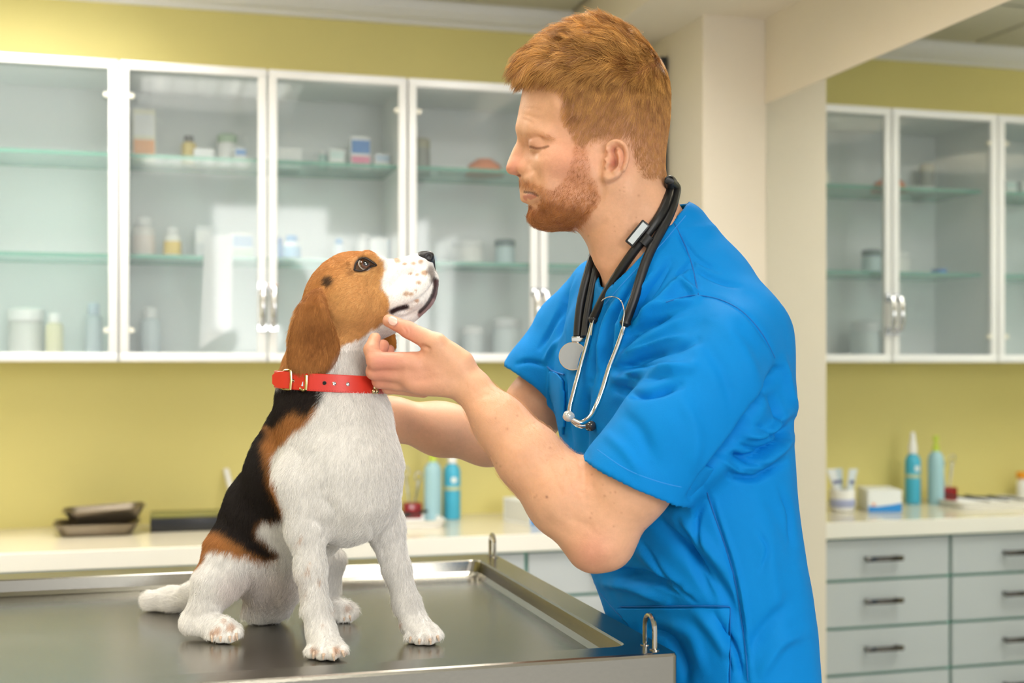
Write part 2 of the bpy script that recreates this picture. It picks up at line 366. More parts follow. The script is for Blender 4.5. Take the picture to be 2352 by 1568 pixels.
# ointment tubes in a white jar (seen in the mirror)
xj = 3.01 - onY(1925, 1190, 3.3)[0]
t = thing('tube_jar', 'white jar holding ointment tubes beside the glove carton', 'jar', (xj, 3.27, zt))
part('jar', MB().lathe([(.03, 0), (.034, .003), (.036, .06), (.034, .062), (.031, .06), (.029, .006)], n=28), m_wh, t)
part('label_print', MB().lathe([(.0352, .012), (.0358, .013), (.0364, .034), (.036, .035)], n=28), mat('print_violet', (168, 176, 214), .4), t)
for k, (dx, lean, c) in enumerate(((-.012, -.02, (205, 215, 222)), (.012, .03, (222, 226, 230)), (.0, .006, (190, 205, 214)))):
    tt = thing('ointment_tube', ['pale ointment tube leaning left in the white jar', 'white ointment tube leaning right in the white jar', 'grey blue ointment tube upright in the white jar'][k], 'tube', (xj + dx * .6, 3.255 + .014 * k, zt + .008), 0, 'ointment tubes in the white jar')
    v = MB(); n = 16; rings = []
    for q in range(7):
        u = q / 6; rx = .010 + .004 * u; ry = .010 * (1 - u) + .001
        rings.append([v.bm.verts.new((rx * math.cos(math.tau * i / n) + lean * u, ry * math.sin(math.tau * i / n), .02 + .092 * u)) for i in range(n)])
    for A, B in zip(rings, rings[1:]):
        for i in range(n): v.bm.faces.new((A[i], A[(i + 1) % n], B[(i + 1) % n], B[i]))
    v.bm.faces.new(rings[0]); v.bm.faces.new(rings[-1])
    part('tube_body', v, mat('tube_%d' % k, c, .3), tt); part('tube_cap', MB().lathe([(.007, 0), (.008, .002), (.008, .02)], n=14), m_wh, tt)
    part('logo', MB().box((lean * .6 - .006, -.0065, .07), (lean * .6 + .006, -.004, .08)), mat('print_navy', (70, 80, 140), .4), tt, False)
# white instrument tray + orange topped jar (mirror)
xt = 3.01 - onY(2290, 1160, 3.25)[0]
t = thing('instrument_tray', 'white enamel tray with dark instruments lying on the worktop', 'tray', (xt, 3.29, zt))
def dish(w, d, h, fl, th=.002):
    bm = bmesh.new()
    def ring(w, d, z, r, n=5):
        o = []
        for cx, cy, a0 in ((w / 2 - r, d / 2 - r, 0), (-w / 2 + r, d / 2 - r, 90), (-w / 2 + r, -d / 2 + r, 180), (w / 2 - r, -d / 2 + r, 270)):
            for k in range(n + 1):
                a = math.radians(a0 + 90 * k / n); o.append(bm.verts.new((cx + r * math.cos(a), cy + r * math.sin(a), z)))
        return o
    r = min(w, d) * .22
    rs = [ring(w, d, 0, r), ring(w + fl * .9, d + fl * .9, h - .001, r), ring(w + fl * 1.15, d + fl * 1.15, h, r), ring(w + fl - 2 * th, d + fl - 2 * th, h, r), ring(w - 2 * th, d - 2 * th, th, r)]
    for A, B in zip(rs, rs[1:]):
        for i in range(len(A)): bm.faces.new((A[i], A[(i + 1) % len(A)], B[(i + 1) % len(A)], B[i]))
    bm.faces.new(list(reversed(rs[0]))); bm.faces.new(rs[-1]); mb = MB(); mb.bm.free(); mb.bm = bm; return mb
part('dish', dish(.26, .14, .018, .012), m_wh, t)
for k in range(3):
    single('clamp', MB().tube([(-.06, 0, .003), (0, .002, .005), (.05, 0, .003)], [.002, .004, .002], 8).tube([(.06 + .011 * math.cos(a), .011 * math.sin(a), .004) for a in [math.tau * q / 12 for q in range(12)]], .002, 6, True), m_dark, ['dark clamp at the left end of the white tray', 'dark clamp in the middle of the white tray', 'dark clamp at the right end of the white tray'][k], 'instrument', 'clamps on the white tray', loc=(xt - .07 + .06 * k, 3.285 + .012 * k, zt + .016), rot=(0, -.12, .3 * k))
xo = 3.01 - onY(2360, 1160, 3.42)[0]
bottle('pill_bottle', 'white pill bottle with an orange cap near the wall', xo, 3.44, zt, .017, .062, m_wh, [(1.02, 0), (1.05, .002), (1.05, .018), (.9, .02)], plastic('orange', (240, 160, 40)))
# metal trays, black case, white stick
m_tray = mat('tray_steel', (128, 118, 104), .3, .85); 
xk, _ = onY(228, 1205, 3.3)
single('metal_dish', dish(.165, .11, .030, .034), m_tray, 'lower steel dish of the two stacked on the worktop at left', 'dish', 'stacked steel dishes', loc=(xk - .006, 3.33, zt))
single('metal_dish', dish(.150, .10, .032, .04), m_tray, 'upper tilted steel dish of the two stacked on the worktop at left', 'dish', 'stacked steel dishes', loc=(xk + .012, 3.335, zt + .0315), rot=(0, -.045, .05))
xq, _ = onY(345, 1210, 3.32)
t = thing('instrument_case', 'flat black instrument case on the worktop behind the dog', 'case', (xq + .1, 3.36, zt))
part('case_body', MB().box((-.1, -.05, 0), (.1, .05, .034), .003), mat('black_plastic', (24, 26, 32), .3), t)
part('case_lid', MB().box((-.1, -.05, .0342), (.1, .05, .044), .003), mat('olive_lid', (120, 118, 60), .3), t)
xw, _ = onY(520, 1080, 3.46)
single('plastic_rod', MB().tube([(.03, -.06, .004), (.0, 0, .138), (-.0006, .001, .142)], [.0075, .0085, .006], 12), m_wh, 'white plastic rod leaning on the lime wall behind the dog', 'rod', loc=(xw, 3.475, zt))

# ------------------------------------------------------------------ cabinet contents
S1, S2, S0 = 1.7165, 1.4715, 1.2265
def shelf_thing(kind, px, wpx, hpx, row, cols, label, cat, Y=3.40, group=None, dy=.04):
    z = {1: S1, 2: S2, 0: S0}[row]
    X, _ = onY(px, 500, Y); s = (X * ST + Y * CT) / FPX; w, h = wpx * s, hpx * s
    m = [mat('goods_%d_%d_%d' % c, c, .45) for c in cols]
    if kind == 'box':
        return carton('medicine_box', label, X, Y, z, w, dy, h, m[0], [(.04, .5, .96, .9, m[1])] + ([(.04, .06, .96, .42, m[2])] if len(m) > 2 else []) if len(m) > 1 else None, group=group, cat=cat)
    if kind == 'bottle':
        t = thing('medicine_bottle', label, cat, (X, Y, z), 0, group); r = w / 2
        part('body', MB().lathe([(r * .93, 0), (r, .003), (r, h * .66), (r * .9, h * .74), (r * .55, h * .78)], n=20), m[0], t)
        part('cap', MB().lathe([(r * .62, h * .775), (r * .66, h * .79), (r * .66, h * .97), (r * .55, h)], n=20), m[1], t)
        if len(m) > 2: part('label_band', MB().lathe([(r * 1.01, h * .15), (r * 1.02, h * .16), (r * 1.02, h * .55), (r * 1.01, h * .56)], n=20), m[2], t)
        return t
    if kind == 'jar':
        t = thing('storage_jar', label, cat, (X, Y, z), 0, group); r = w / 2
        part('body', MB().lathe([(r * .85, 0), (r, .004), (r, h * .6), (r * .92, h * .7), (r * .92, h * .72)], n=24), m[0], t)
        part('lid', MB().lathe([(r * .98, h * .722), (r * 1.0, h * .74), (r * 1.0, h * .95), (r * .7, h)], n=24), m[1], t)
        return t
    if kind == 'bowl':
        t = thing('plastic_bowl', label, cat, (X, Y, z), 0, group); r = w / 2
        part('bowl', MB().lathe([(r, 0.0), (r * .98, h * .2), (r * .8, h * .7), (r * .5, h * .97), (r * .2, h)], n=28), m[0], t)
        part('foot_ring', MB().lathe([(r * .4, h * .985), (r * .42, h), (r * .42, h * 1.08), (r * .36, h * 1.1)], n=24), m[0], t)
        return t
WHT, GRY = (238, 238, 238), (214, 216, 218)
shelf_thing('box', 331, 50, 120, 1, [(240, 236, 214), WHT, (245, 170, 110)], 'tall white and orange packet at the left of the upper shelf', 'box')
shelf_thing('bottle', 434, 34, 66, 1, [(214, 190, 110), (96, 96, 96)], 'amber bottle with a dark cap on the upper shelf', 'bottle')
shelf_thing('box', 468, 44, 30, 1, [WHT, (228, 230, 232)], 'small flat white box beside the amber bottle', 'box', 3.36)
shelf_thing('jar', 522, 46, 76, 1, [WHT, (170, 195, 165)], 'white jar with a pale green lid on the upper shelf', 'jar', 3.42)
shelf_thing('box', 552, 26, 34, 1, [WHT, (110, 155, 215)], 'tiny white and blue box in front of the green lidded jar', 'box', 3.35)
shelf_thing('box', 664, 56, 52, 1, [(226, 228, 230), WHT], 'pale box at the left of the upper shelf above the dog', 'box', 3.43)
shelf_thing('bottle', 742, 22, 46, 1, [(170, 205, 200), WHT], 'teal bottle on the upper shelf above the dog', 'bottle')
shelf_thing('box', 772, 34, 42, 1, [WHT, (205, 228, 226)], 'white box with a teal stripe on the upper shelf', 'box', 3.37)
shelf_thing('box', 826, 46, 76, 1, [WHT, (60, 130, 205), (232, 130, 165)], 'white box with blue and pink print on the upper shelf', 'box', 3.39)
shelf_thing('box', 876, 34, 36, 1, [WHT, (190, 210, 235)], 'small white and pale blue box near the door frame on the upper shelf', 'box', 3.36)
shelf_thing('jar', 968, 40, 86, 1, [(150, 152, 145), (170, 165, 140)], 'grey glass jar at the corner of the upper shelf', 'jar', 3.43)
shelf_thing('bowl', 1112, 92, 34, 1, [(236, 140, 92)], 'orange plastic bowl upside down on the upper shelf', 'bowl', 3.38)
shelf_thing('box', 1040, 62, 14, 1, [WHT], 'flat white packet lying beside the orange bowl', 'box', 3.36)
shelf_thing('box', 1330, 90, 40, 1, [(240, 236, 222)], 'wide cream packet on the upper shelf hidden by the man', 'box', 3.37)
shelf_thing('jar', 1390, 60, 92, 1, [(232, 226, 210), (216, 205, 190)], 'cream jar at the pillar end of the upper shelf', 'jar', 3.42)
shelf_thing('bottle', 330, 50, 96, 2, [(232, 228, 224), WHT, (236, 222, 216)], 'white bottle at the left of the lower shelf', 'bottle')
shelf_thing('bottle', 396, 40, 74, 2, [(234, 234, 228), WHT, (236, 206, 120)], 'white bottle with a yellow band on the lower shelf', 'bottle')
shelf_thing('box', 466, 34, 78, 2, [(220, 224, 228), WHT], 'grey white box left of the hanging white strip', 'box', 3.42)
shelf_thing('box', 554, 52, 62, 2, [WHT, (170, 195, 222), (200, 222, 205)], 'white box with blue and green stripes on the lower shelf', 'box', 3.39)
shelf_thing('bottle', 643, 18, 56, 2, [(70, 150, 205), (60, 130, 190)], 'slim blue bottle beside the door frame', 'bottle', 3.41)
shelf_thing('bottle', 670, 40, 60, 2, [(226, 236, 244), (110, 175, 225), (150, 200, 232)], 'white bottle with a blue cap on the lower shelf', 'bottle', 3.38)
shelf_thing('bottle', 778, 26, 56, 2, [(226, 236, 244), (120, 180, 225)], 'small white bottle with blue cap in the middle of the lower shelf', 'bottle', 3.4)
shelf_thing('bottle', 835, 32, 70, 2, [WHT, WHT], 'tall plain white bottle above the dog\'s brow', 'bottle', 3.42)
shelf_thing('box', 868, 38, 56, 2, [WHT, (226, 230, 232)], 'white box beside the tall plain bottle', 'box', 3.37)
shelf_thing('box', 902, 22, 56, 2, [(160, 208, 220)], 'narrow teal box at the door frame', 'box', 3.4)
shelf_thing('jar', 1074, 76, 60, 2, [(236, 236, 234), WHT], 'wide white jar on the lower shelf facing the man', 'jar', 3.41)
shelf_thing('jar', 1160, 48, 62, 2, [(190, 212, 216), (110, 128, 130)], 'glass jar with a dark lid on the lower shelf', 'jar', 3.38)
shelf_thing('box', 985, 24, 16, 2, [(60, 130, 205)], 'tiny blue box on the lower shelf behind the dog\'s nose', 'box', 3.36)
shelf_thing('jar', 1165, 70, 90, 0, [(206, 216, 218), (216, 220, 222)], 'tall glass jar standing on the cabinet floor above the hand', 'jar', 3.4)
shelf_thing('jar', 1085, 50, 70, 0, [(214, 220, 222), WHT], 'small glass jar on the cabinet floor above the thumb', 'jar', 3.42)
shelf_thing('bottle', 345, 46, 110, 0, [(205, 216, 220), WHT], 'tall pale flask on the cabinet floor near the door hinge', 'bottle', 3.42)
shelf_thing('bottle', 215, 40, 120, 0, [(176, 190, 196), (190, 204, 220)], 'grey flask on the cabinet floor in the left cabinet', 'bottle', 3.4)
shelf_thing('jar', 60, 80, 110, 0, [(198, 200, 196), WHT], 'wide pale jar on the cabinet floor at the left edge', 'jar', 3.42)
shelf_thing('bottle', 125, 40, 96, 0, [(206, 204, 170), WHT], 'pale yellow bottle on the cabinet floor at the left edge', 'bottle', 3.38)
# thin white strip hanging behind the glass, in front of the lower shelf
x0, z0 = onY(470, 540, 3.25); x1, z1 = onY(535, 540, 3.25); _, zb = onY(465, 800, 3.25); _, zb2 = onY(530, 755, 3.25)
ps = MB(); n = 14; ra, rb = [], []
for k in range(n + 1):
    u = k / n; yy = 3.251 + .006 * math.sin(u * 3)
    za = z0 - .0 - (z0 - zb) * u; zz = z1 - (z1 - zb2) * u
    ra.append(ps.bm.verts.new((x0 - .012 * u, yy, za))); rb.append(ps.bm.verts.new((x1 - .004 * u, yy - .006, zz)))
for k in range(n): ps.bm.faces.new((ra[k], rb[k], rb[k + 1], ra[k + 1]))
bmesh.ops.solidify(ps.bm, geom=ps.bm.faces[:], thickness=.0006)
single('white_strip', ps, mat('sheet', (244, 246, 248), .7), 'white strip hanging inside the glass door over the lower shelf', 'sheet')
# ------------------------------------------------------------------ implicit sculpting tools (camera aligned metric frame)
def smin(a, b, k):
    if k <= 0: return np.minimum(a, b)
    h = np.maximum(k - np.abs(a - b), 0) / k
    return np.minimum(a, b) - h * h * k * .25
class Vox:
    def __init__(s, lo, hi, h):
        s.h = h; s.lo = np.array(lo, np.float32); n = np.ceil((np.array(hi) - np.array(lo)) / h).astype(int) + 1
        s.ax = [(s.lo[i] + h * np.arange(n[i])).astype(np.float32) for i in range(3)]
        s.f = np.full(n, .08, np.float32)
    def box(s, lo, hi):
        sl = []
        for i in range(3):
            a = max(0, int(math.floor((lo[i] - s.lo[i]) / s.h))); b = min(len(s.ax[i]), int(math.ceil((hi[i] - s.lo[i]) / s.h)) + 1)
            if a >= b: return None
            sl.append(slice(a, b))
        return tuple(sl)
    def grid(s, sl): return s.ax[0][sl[0]][:, None, None], s.ax[1][sl[1]][None, :, None], s.ax[2][sl[2]][None, None, :]
    def op(s, fn, lo, hi, k=.01, mode='u', mg=None):
        mg = (k + .012) if mg is None else mg
        sl = s.box(np.array(lo) - mg, np.array(hi) + mg)
        if sl is None: return
        d = fn(*s.grid(sl)).astype(np.float32); f = s.f[sl]
        if mode == 'u': s.f[sl] = smin(f, d, k)
        elif mode == 'c': s.f[sl] = -smin(-f, d, k)        # carve
        else: s.f[sl] = -smin(-f, -d, k)                   # keep inside
    def cone(s, a, b, ra, rb, k=.01, mode='u'):
        a = np.asarray(a, np.float32); b = np.asarray(b, np.float32); ba = b - a; L = max(float(ba @ ba), 1e-9); r = max(ra, rb)
        def fn(x, y, z):
            x, y, z = x - a[0], y - a[1], z - a[2]
            h = np.clip((x * ba[0] + y * ba[1] + z * ba[2]) / L, 0, 1)
            return np.sqrt((x - ba[0] * h) ** 2 + (y - ba[1] * h) ** 2 + (z - ba[2] * h) ** 2) - (ra + (rb - ra) * h)
        s.op(fn, np.minimum(a, b) - r, np.maximum(a, b) + r, k, mode)
    def chain(s, pts, k=.01, k2=None, mode='u'):
        """pts: (px, py, depth, radius in px)"""
        P = [(Q(*p[:3]), p[3] * p[2] / FPX) for p in pts]
        if len(P) == 1: s.cone(P[0][0], P[0][0] + 1e-5, P[0][1], P[0][1], k, mode)
        for i in range(len(P) - 1): s.cone(P[i][0], P[i + 1][0], P[i][1], P[i + 1][1], k if (i == 0 or k2 is None) else k2, mode)
    def ell(s, c, r, M=None, k=.01, mode='u'):
        c = np.asarray(c, np.float32); r = np.asarray(r, np.float32); M = np.eye(3) if M is None else np.asarray(M)
        ext = np.sqrt(((M.T * r) ** 2).sum(1)) if M is not None else r
        def fn(x, y, z):
            x, y, z = x - c[0], y - c[1], z - c[2]
            u = [(M[i][0] * x + M[i][1] * y + M[i][2] * z) / r[i] for i in range(3)]
            k0 = np.sqrt(u[0] ** 2 + u[1] ** 2 + u[2] ** 2); k1 = np.sqrt((u[0] / r[0]) ** 2 + (u[1] / r[1]) ** 2 + (u[2] / r[2]) ** 2)
            return k0 * (k0 - 1) / np.maximum(k1, 1e-6)
        e = np.full(3, r.max()); s.op(fn, c - e, c + e, k, mode)
    def inflate(s, poly, yc, Wc, Sc, k=.01, mode='u', curve=2):
        """solid with the outline poly (px) seen from the side, half thickness W and edge rounding S (metres) from control points (px, py, value)"""
        d0 = yc if not callable(yc) else yc(None, None)
        P = np.array([Q(p[0], p[1], d0)[[0, 2]] for p in smooth_poly(poly, curve)])
        c2 = lambda C: [(Q(q[0], q[1], d0)[[0, 2]], q[2]) for q in C]
        lo = P.min(0); hi = P.max(0); wm = max(q[2] for q in Wc)
        def fn(x, y, z):
            X, Z = np.broadcast_arrays(x[:, 0, :], z[:, 0, :])
            sd = -poly_sd(np.stack([X.ravel(), Z.ravel()], 1), P).reshape(X.shape)
            w = idw(X, Z, c2(Wc)); ss = idw(X, Z, c2(Sc))
            cy = yc(X, Z) if callable(yc) else np.full(X.shape, yc, np.float32)
            e = np.maximum(0, 1 - sd / ss)
            return (np.sqrt(((y - cy[:, None, :]) / w[:, None, :]) ** 2 + (e * e)[:, None, :]) - 1) * np.minimum(w, ss)[:, None, :]
        s.op(fn, (lo[0], d0 - wm - .02, lo[1]), (hi[0], d0 + wm + .02, hi[1]), k, mode)
    def mesh(s): return surface_nets(s.f, s.lo, s.h)
def idw(X, Z, C, p=3):
    num = np.zeros(X.shape, np.float32); den = np.zeros(X.shape, np.float32)
    for (q, v) in C:
        w = 1 / (((X - q[0]) ** 2 + (Z - q[1]) ** 2) + 1e-5) ** (p / 2); num += w * v; den += w
    return num / den
def smooth_poly(poly, it=2):
    P = np.array([p[:2] for p in poly], float)
    for _ in range(it):
        N = np.roll(P, -1, 0); P = np.stack([P * .75 + N * .25, P * .25 + N * .75], 1).reshape(-1, 2)
    return P
def poly_sd(p, P):
    """signed distance to polygon, negative inside"""
    A = P; B = np.roll(P, -1, 0); best = np.full(len(p), 1e9); ins = np.zeros(len(p), bool)
    for a, b in zip(A, B):
        e = b - a; w = p - a; t = np.clip((w @ e) / max(e @ e, 1e-12), 0, 1); d = w - t[:, None] * e
        best = np.minimum(best, (d * d).sum(1))
        c = ((a[1] > p[:, 1]) != (b[1] > p[:, 1]))
        if b[1] != a[1]: ins ^= c & (p[:, 0] < (b[0] - a[0]) * (p[:, 1] - a[1]) / (b[1] - a[1]) + a[0])
    d = np.sqrt(best); return np.where(ins, -d, d)
def line_d(p, P):
    best = np.full(len(p), 1e18); P = np.asarray(P, float)
    for a, b in zip(P[:-1], P[1:]):
        e = b - a; w = p - a; t = np.clip((w @ e) / max(e @ e, 1e-12), 0, 1); d = w - t[:, None] * e
        best = np.minimum(best, (d * d).sum(1))
    return np.sqrt(best)
def spline(pts, n=8):
    P = np.array(pts, float); P = np.vstack([2 * P[0] - P[1], P, 2 * P[-1] - P[-2]]); out = []
    for i in range(1, len(P) - 2):
        for k in range(n):
            t = k / n; a, b, c, d = P[i - 1], P[i], P[i + 1], P[i + 2]
            out.append(.5 * ((2 * b) + (c - a) * t + (2 * a - 5 * b + 4 * c - d) * t * t + (3 * b - a - 3 * c + d) * t ** 3))
    out.append(P[-2]); return np.array(out)
def surface_nets(f, lo, h):
    nx, ny, nz = f.shape; s = f < 0
    cnt = np.zeros((nx - 1, ny - 1, nz - 1), np.uint8)
    for i in (0, 1):
        for j in (0, 1):
            for k in (0, 1): cnt += s[i:nx - 1 + i, j:ny - 1 + j, k:nz - 1 + k]
    I, J, K = np.nonzero((cnt > 0) & (cnt < 8)); idx = np.full(cnt.shape, -1, np.int32); idx[I, J, K] = np.arange(len(I))
    co = [(i, j, k) for i in (0, 1) for j in (0, 1) for k in (0, 1)]
    V = {c: f[I + c[0], J + c[1], K + c[2]] for c in co}
    acc = np.zeros((len(I), 3), np.float32); n = np.zeros(len(I), np.float32)
    for c in co:
        for a in range(3):
            if c[a] == 0:
                d = list(c); d[a] = 1; d = tuple(d); m = (V[c] < 0) != (V[d] < 0)
                with np.errstate(all='ignore'): t = np.where(m, V[c] / (V[c] - V[d]), 0)
                for q in range(3): acc[:, q] += np.where(m, c[q] + (t if q == a else 0), 0)
                n += m
    P = np.stack([I, J, K], 1) + acc / n[:, None]; P = np.asarray(lo) + P * h
    F = []
    for a in range(3):
        b, c = (a + 1) % 3, (a + 2) % 3
        s0 = [slice(None)] * 3; s1 = [slice(None)] * 3; s0[a] = slice(0, -1); s1[a] = slice(1, None)
        ch = s[tuple(s0)] != s[tuple(s1)]; E = np.array(np.nonzero(ch)).T
        ok = (E[:, b] > 0) & (E[:, c] > 0) & (E[:, b] < f.shape[b] - 1) & (E[:, c] < f.shape[c] - 1); E = E[ok]
        q = []
        for (db, dc) in ((-1, -1), (0, -1), (0, 0), (-1, 0)):
            e = E.copy(); e[:, b] += db; e[:, c] += dc; q.append(idx[e[:, 0], e[:, 1], e[:, 2]])
        q = np.stack(q, 1); fl = s[E[:, 0], E[:, 1], E[:, 2]]
        q = np.where(fl[:, None], q, q[:, ::-1]); F.append(q)
    return P.astype(np.float64), np.concatenate(F)
def vnormals(P, F):
    n = np.cross(P[F[:, 2]] - P[F[:, 0]], P[F[:, 3]] - P[F[:, 1]]); N = np.zeros_like(P)
    for k in range(4):
        for a in range(3): N[:, a] += np.bincount(F[:, k], n[:, a], len(P))
    return N / np.maximum(np.linalg.norm(N, axis=1, keepdims=True), 1e-12)
def relax(P, F, it=2, w=.5):
    deg = np.zeros(len(P))
    for k in range(4): deg += 2 * np.bincount(F[:, k], minlength=len(P))
    for _ in range(it):
        for ww in (w, -w * 1.04):
            S = np.zeros_like(P)
            for k in range(4):
                for nb in ((k + 1) % 4, (k + 3) % 4):
                    for a in range(3): S[:, a] += np.bincount(F[:, k], P[F[:, nb], a], len(P))
            P = P + ww * (S / np.maximum(deg, 1)[:, None] - P)
    return P
def toPx(P): return np.stack([1176 + FPX * P[:, 0] / P[:, 1], HOR - FPX * (P[:, 2] - ZC) / P[:, 1]], 1)
def crease(P, N, strokes, side=-1, zone=None):
    """push vertices along their normals by soft strokes: (points px, width px, height mm); only the side that faces the viewer"""
    px = toPx(P); face = np.clip(-side * 0 + (-N[:, 1]) * 2.2, 0, 1) if side == -1 else np.ones(len(P))
    D = np.zeros(len(P))
    for st in strokes:
        pts, w, hmm = st[0], st[1], st[2]
        pl = spline(pts, 5) if len(pts) > 2 else np.array(pts, float)
        lo, hi = pl.min(0) - 3 * w, pl.max(0) + 3 * w
        m = np.nonzero((px[:, 0] > lo[0]) & (px[:, 0] < hi[0]) & (px[:, 1] > lo[1]) & (px[:, 1] < hi[1]) & (face > 0))[0]
        if zone is not None: m = m[zone[m]]
        if len(m) == 0: continue
        d = line_d(px[m], pl) / w
        # fade towards the ends of the stroke
        e0 = np.linalg.norm(px[m] - pl[0], axis=1); e1 = np.linalg.norm(px[m] - pl[-1], axis=1); L = np.linalg.norm(np.diff(pl, axis=0), axis=1).sum()
        fd = np.clip(np.minimum(e0, e1) / max(L * .25, 1e-6), 0, 1) if len(st) < 4 else 1.0
        D[m] += np.exp(-d * d) * hmm * .001 * (fd if np.isscalar(fd) else (.25 + .75 * fd))
    return P + N * (D * face)[:, None]
def sstep(a, b, x): t = np.clip((x - a) / (b - a), 0, 1); return t * t * (3 - 2 * t)
def vnoise(P, sc, seed=0):
    """cheap smooth value noise"""
    q = P * sc + seed * 17.3; i = np.floor(q).astype(np.int64); u = q - i; u = u * u * (3 - 2 * u); out = np.zeros(len(P))
    def hsh(a, b, c):
        v = (a * 374761393 + b * 668265263 + c * 2147483647 + seed * 974711) & 0x7fffffff; v = (v ^ (v >> 13)) * 1274126177 & 0x7fffffff
        return ((v ^ (v >> 16)) & 0xffff) / 65535.0
    for a in (0, 1):
        for b in (0, 1):
            for c in (0, 1):
                w = (u[:, 0] if a else 1 - u[:, 0]) * (u[:, 1] if b else 1 - u[:, 1]) * (u[:, 2] if c else 1 - u[:, 2])
                out += w * hsh(i[:, 0] + a, i[:, 1] + b, i[:, 2] + c)
    return out * 2 - 1
def np_mesh(name, P, F, m, col=None, smooth=True):
    me = bpy.data.meshes.new(name); nf = len(F); kk = F.shape[1]
    me.vertices.add(len(P)); me.vertices.foreach_set('co', P.astype(np.float32).ravel())
    me.loops.add(nf * kk); me.loops.foreach_set('vertex_index', F.astype(np.int32).ravel())
    me.polygons.add(nf); me.polygons.foreach_set('loop_start', (np.arange(nf) * kk).astype(np.int32))
    try: me.polygons.foreach_set('loop_total', np.full(nf, kk, np.int32))
    except Exception: pass
    me.polygons.foreach_set('use_smooth', np.full(nf, smooth)); me.update(calc_edges=True)
    if col is not None:
        a = me.attributes.new('paint', 'FLOAT_COLOR', 'POINT'); c = np.ones((len(P), 4), np.float32); c[:, :3] = col; a.data.foreach_set('color', c.ravel())
    me.materials.append(m); return me
def scatter(P, F, N, n, weight, extra=()):
    """random points on the surface -> positions, normals, interpolated extras"""
    A = np.linalg.norm(np.cross(P[F[:, 2]] - P[F[:, 0]], P[F[:, 3]] - P[F[:, 1]]), axis=1) * weight[F].mean(1); A = np.maximum(A, 0); cdf = np.cumsum(A); fi = np.searchsorted(cdf, RNG.random(n) * cdf[-1]); fi = np.clip(fi, 0, len(F) - 1)
    u, v = RNG.random(n), RNG.random(n); w = np.stack([(1 - u) * (1 - v), u * (1 - v), u * v, (1 - u) * v], 1)
    g = lambda X: (X[F[fi]] * (w[:, :, None] if X.ndim == 2 else w)).sum(1)
    return [g(P), g(N)] + [g(e) for e in extra]
def strands(name, pts, rad, col, m, parent):
    """pts (n, k, 3) -> one hair curves object"""
    n, k = pts.shape[:2]; hc = bpy.data.hair_curves.new(name); hc.add_curves([k] * n)
    hc.attributes['position'].data.foreach_set('vector', pts.astype(np.float32).ravel())
    a = hc.attributes.new('radius', 'FLOAT', 'POINT'); a.data.foreach_set('value', rad.astype(np.float32).ravel())
    c = np.ones((n, 4), np.float32); c[:, :3] = col; a = hc.attributes.new('paint', 'FLOAT_COLOR', 'CURVE'); a.data.foreach_set('color', c.ravel())
    hc.materials.append(m); o = bpy.data.objects.new(name, hc); COL.objects.link(o)
    if parent: o.parent = parent
    return o
def unit(v): return v / np.maximum(np.linalg.norm(v, axis=-1, keepdims=True), 1e-9)
def paint(col, mask, c): return col * (1 - mask[:, None]) + lin(c) * mask[:, None]
# ------------------------------------------------------------------ the beagle
DB = Q(640, 1436, 1.52); DB[2] = TF                    # base point on the tray floor
dog = thing('dog', 'tricolour beagle sitting on the steel table looking up at the man', 'dog', tuple(L2W(DB)), -TH)
v = Vox((-.50, 1.33, TF - .004), (-.07, 1.745, 1.352), .0016)
c = v.chain
# neck, chest, trunk
c([(770, 770, 1.500, 84), (758, 850, 1.500, 94), (755, 905, 1.500, 100), (765, 970, 1.492, 118)], .02)
c([(765, 970, 1.492, 118), (788, 1075, 1.474, 124)], .025)
c([(705, 1010, 1.525, 96), (692, 1085, 1.53, 110), (626, 1180, 1.56, 101), (568, 1268, 1.585, 92)], .02)
c([(788, 1075, 1.474, 122), (792, 1125, 1.476, 106), (792, 1160, 1.482, 84)], .025)
c([(692, 1085, 1.52, 108), (700, 1170, 1.54, 104), (640, 1290, 1.58, 84), (622, 1370, 1.60, 56)], .02)
c([(610, 1398, 1.615, 36)], .015); c([(594, 1402, 1.60, 30)], .010)
# near front leg
c([(692, 1110, 1.442, 64), (702, 1205, 1.440, 46)], .02); c([(702, 1205, 1.440, 45), (713, 1300, 1.434, 30), (726, 1400, 1.430, 28.5), (738, 1450, 1.428, 30), (748, 1486, 1.420, 36)], .010)
for x, y, d, r in ((716, 1497, 1.381, 16), (739, 1500, 1.372, 17), (763, 1501, 1.370, 17), (784, 1494, 1.378, 16)): c([(x + (745 - x) * .35, y - 16, d + .042, r * .95), (x, y, d + .031, r)], .004)
# far front leg
c([(848, 1105, 1.515, 64), (882, 1205, 1.518, 42)], .02); c([(882, 1205, 1.518, 41), (911, 1305, 1.514, 27), (934, 1385, 1.509, 26), (952, 1432, 1.504, 28), (970, 1455, 1.498, 33)], .010)
for x, y, d, r in ((943, 1463, 1.470, 14), (963, 1467, 1.462, 15.5), (985, 1467, 1.460, 15.5), (1003, 1461, 1.466, 14)): c([(x + (970 - x) * .35, y - 14, d + .032, r * .95), (x, y, d + .020, r)], .004)
# near haunch and foot
c([(535, 1282, 1.54, 70), (494, 1342, 1.525, 47)], .02); c([(494, 1342, 1.525, 46), (470, 1395, 1.518, 30), (442, 1430, 1.518, 25)], .012)
c([(442, 1430, 1.518, 25), (480, 1437, 1.510, 25), (512, 1444, 1.500, 30)], .010)
for x, y, d, r in ((487, 1458, 1.462, 15), (506, 1462, 1.455, 16), (526, 1462, 1.454, 16), (541, 1455, 1.460, 14.5)): c([(x - 6, y - 14, d + .045, r * .95), (x, y, d + .034, r)], .004)
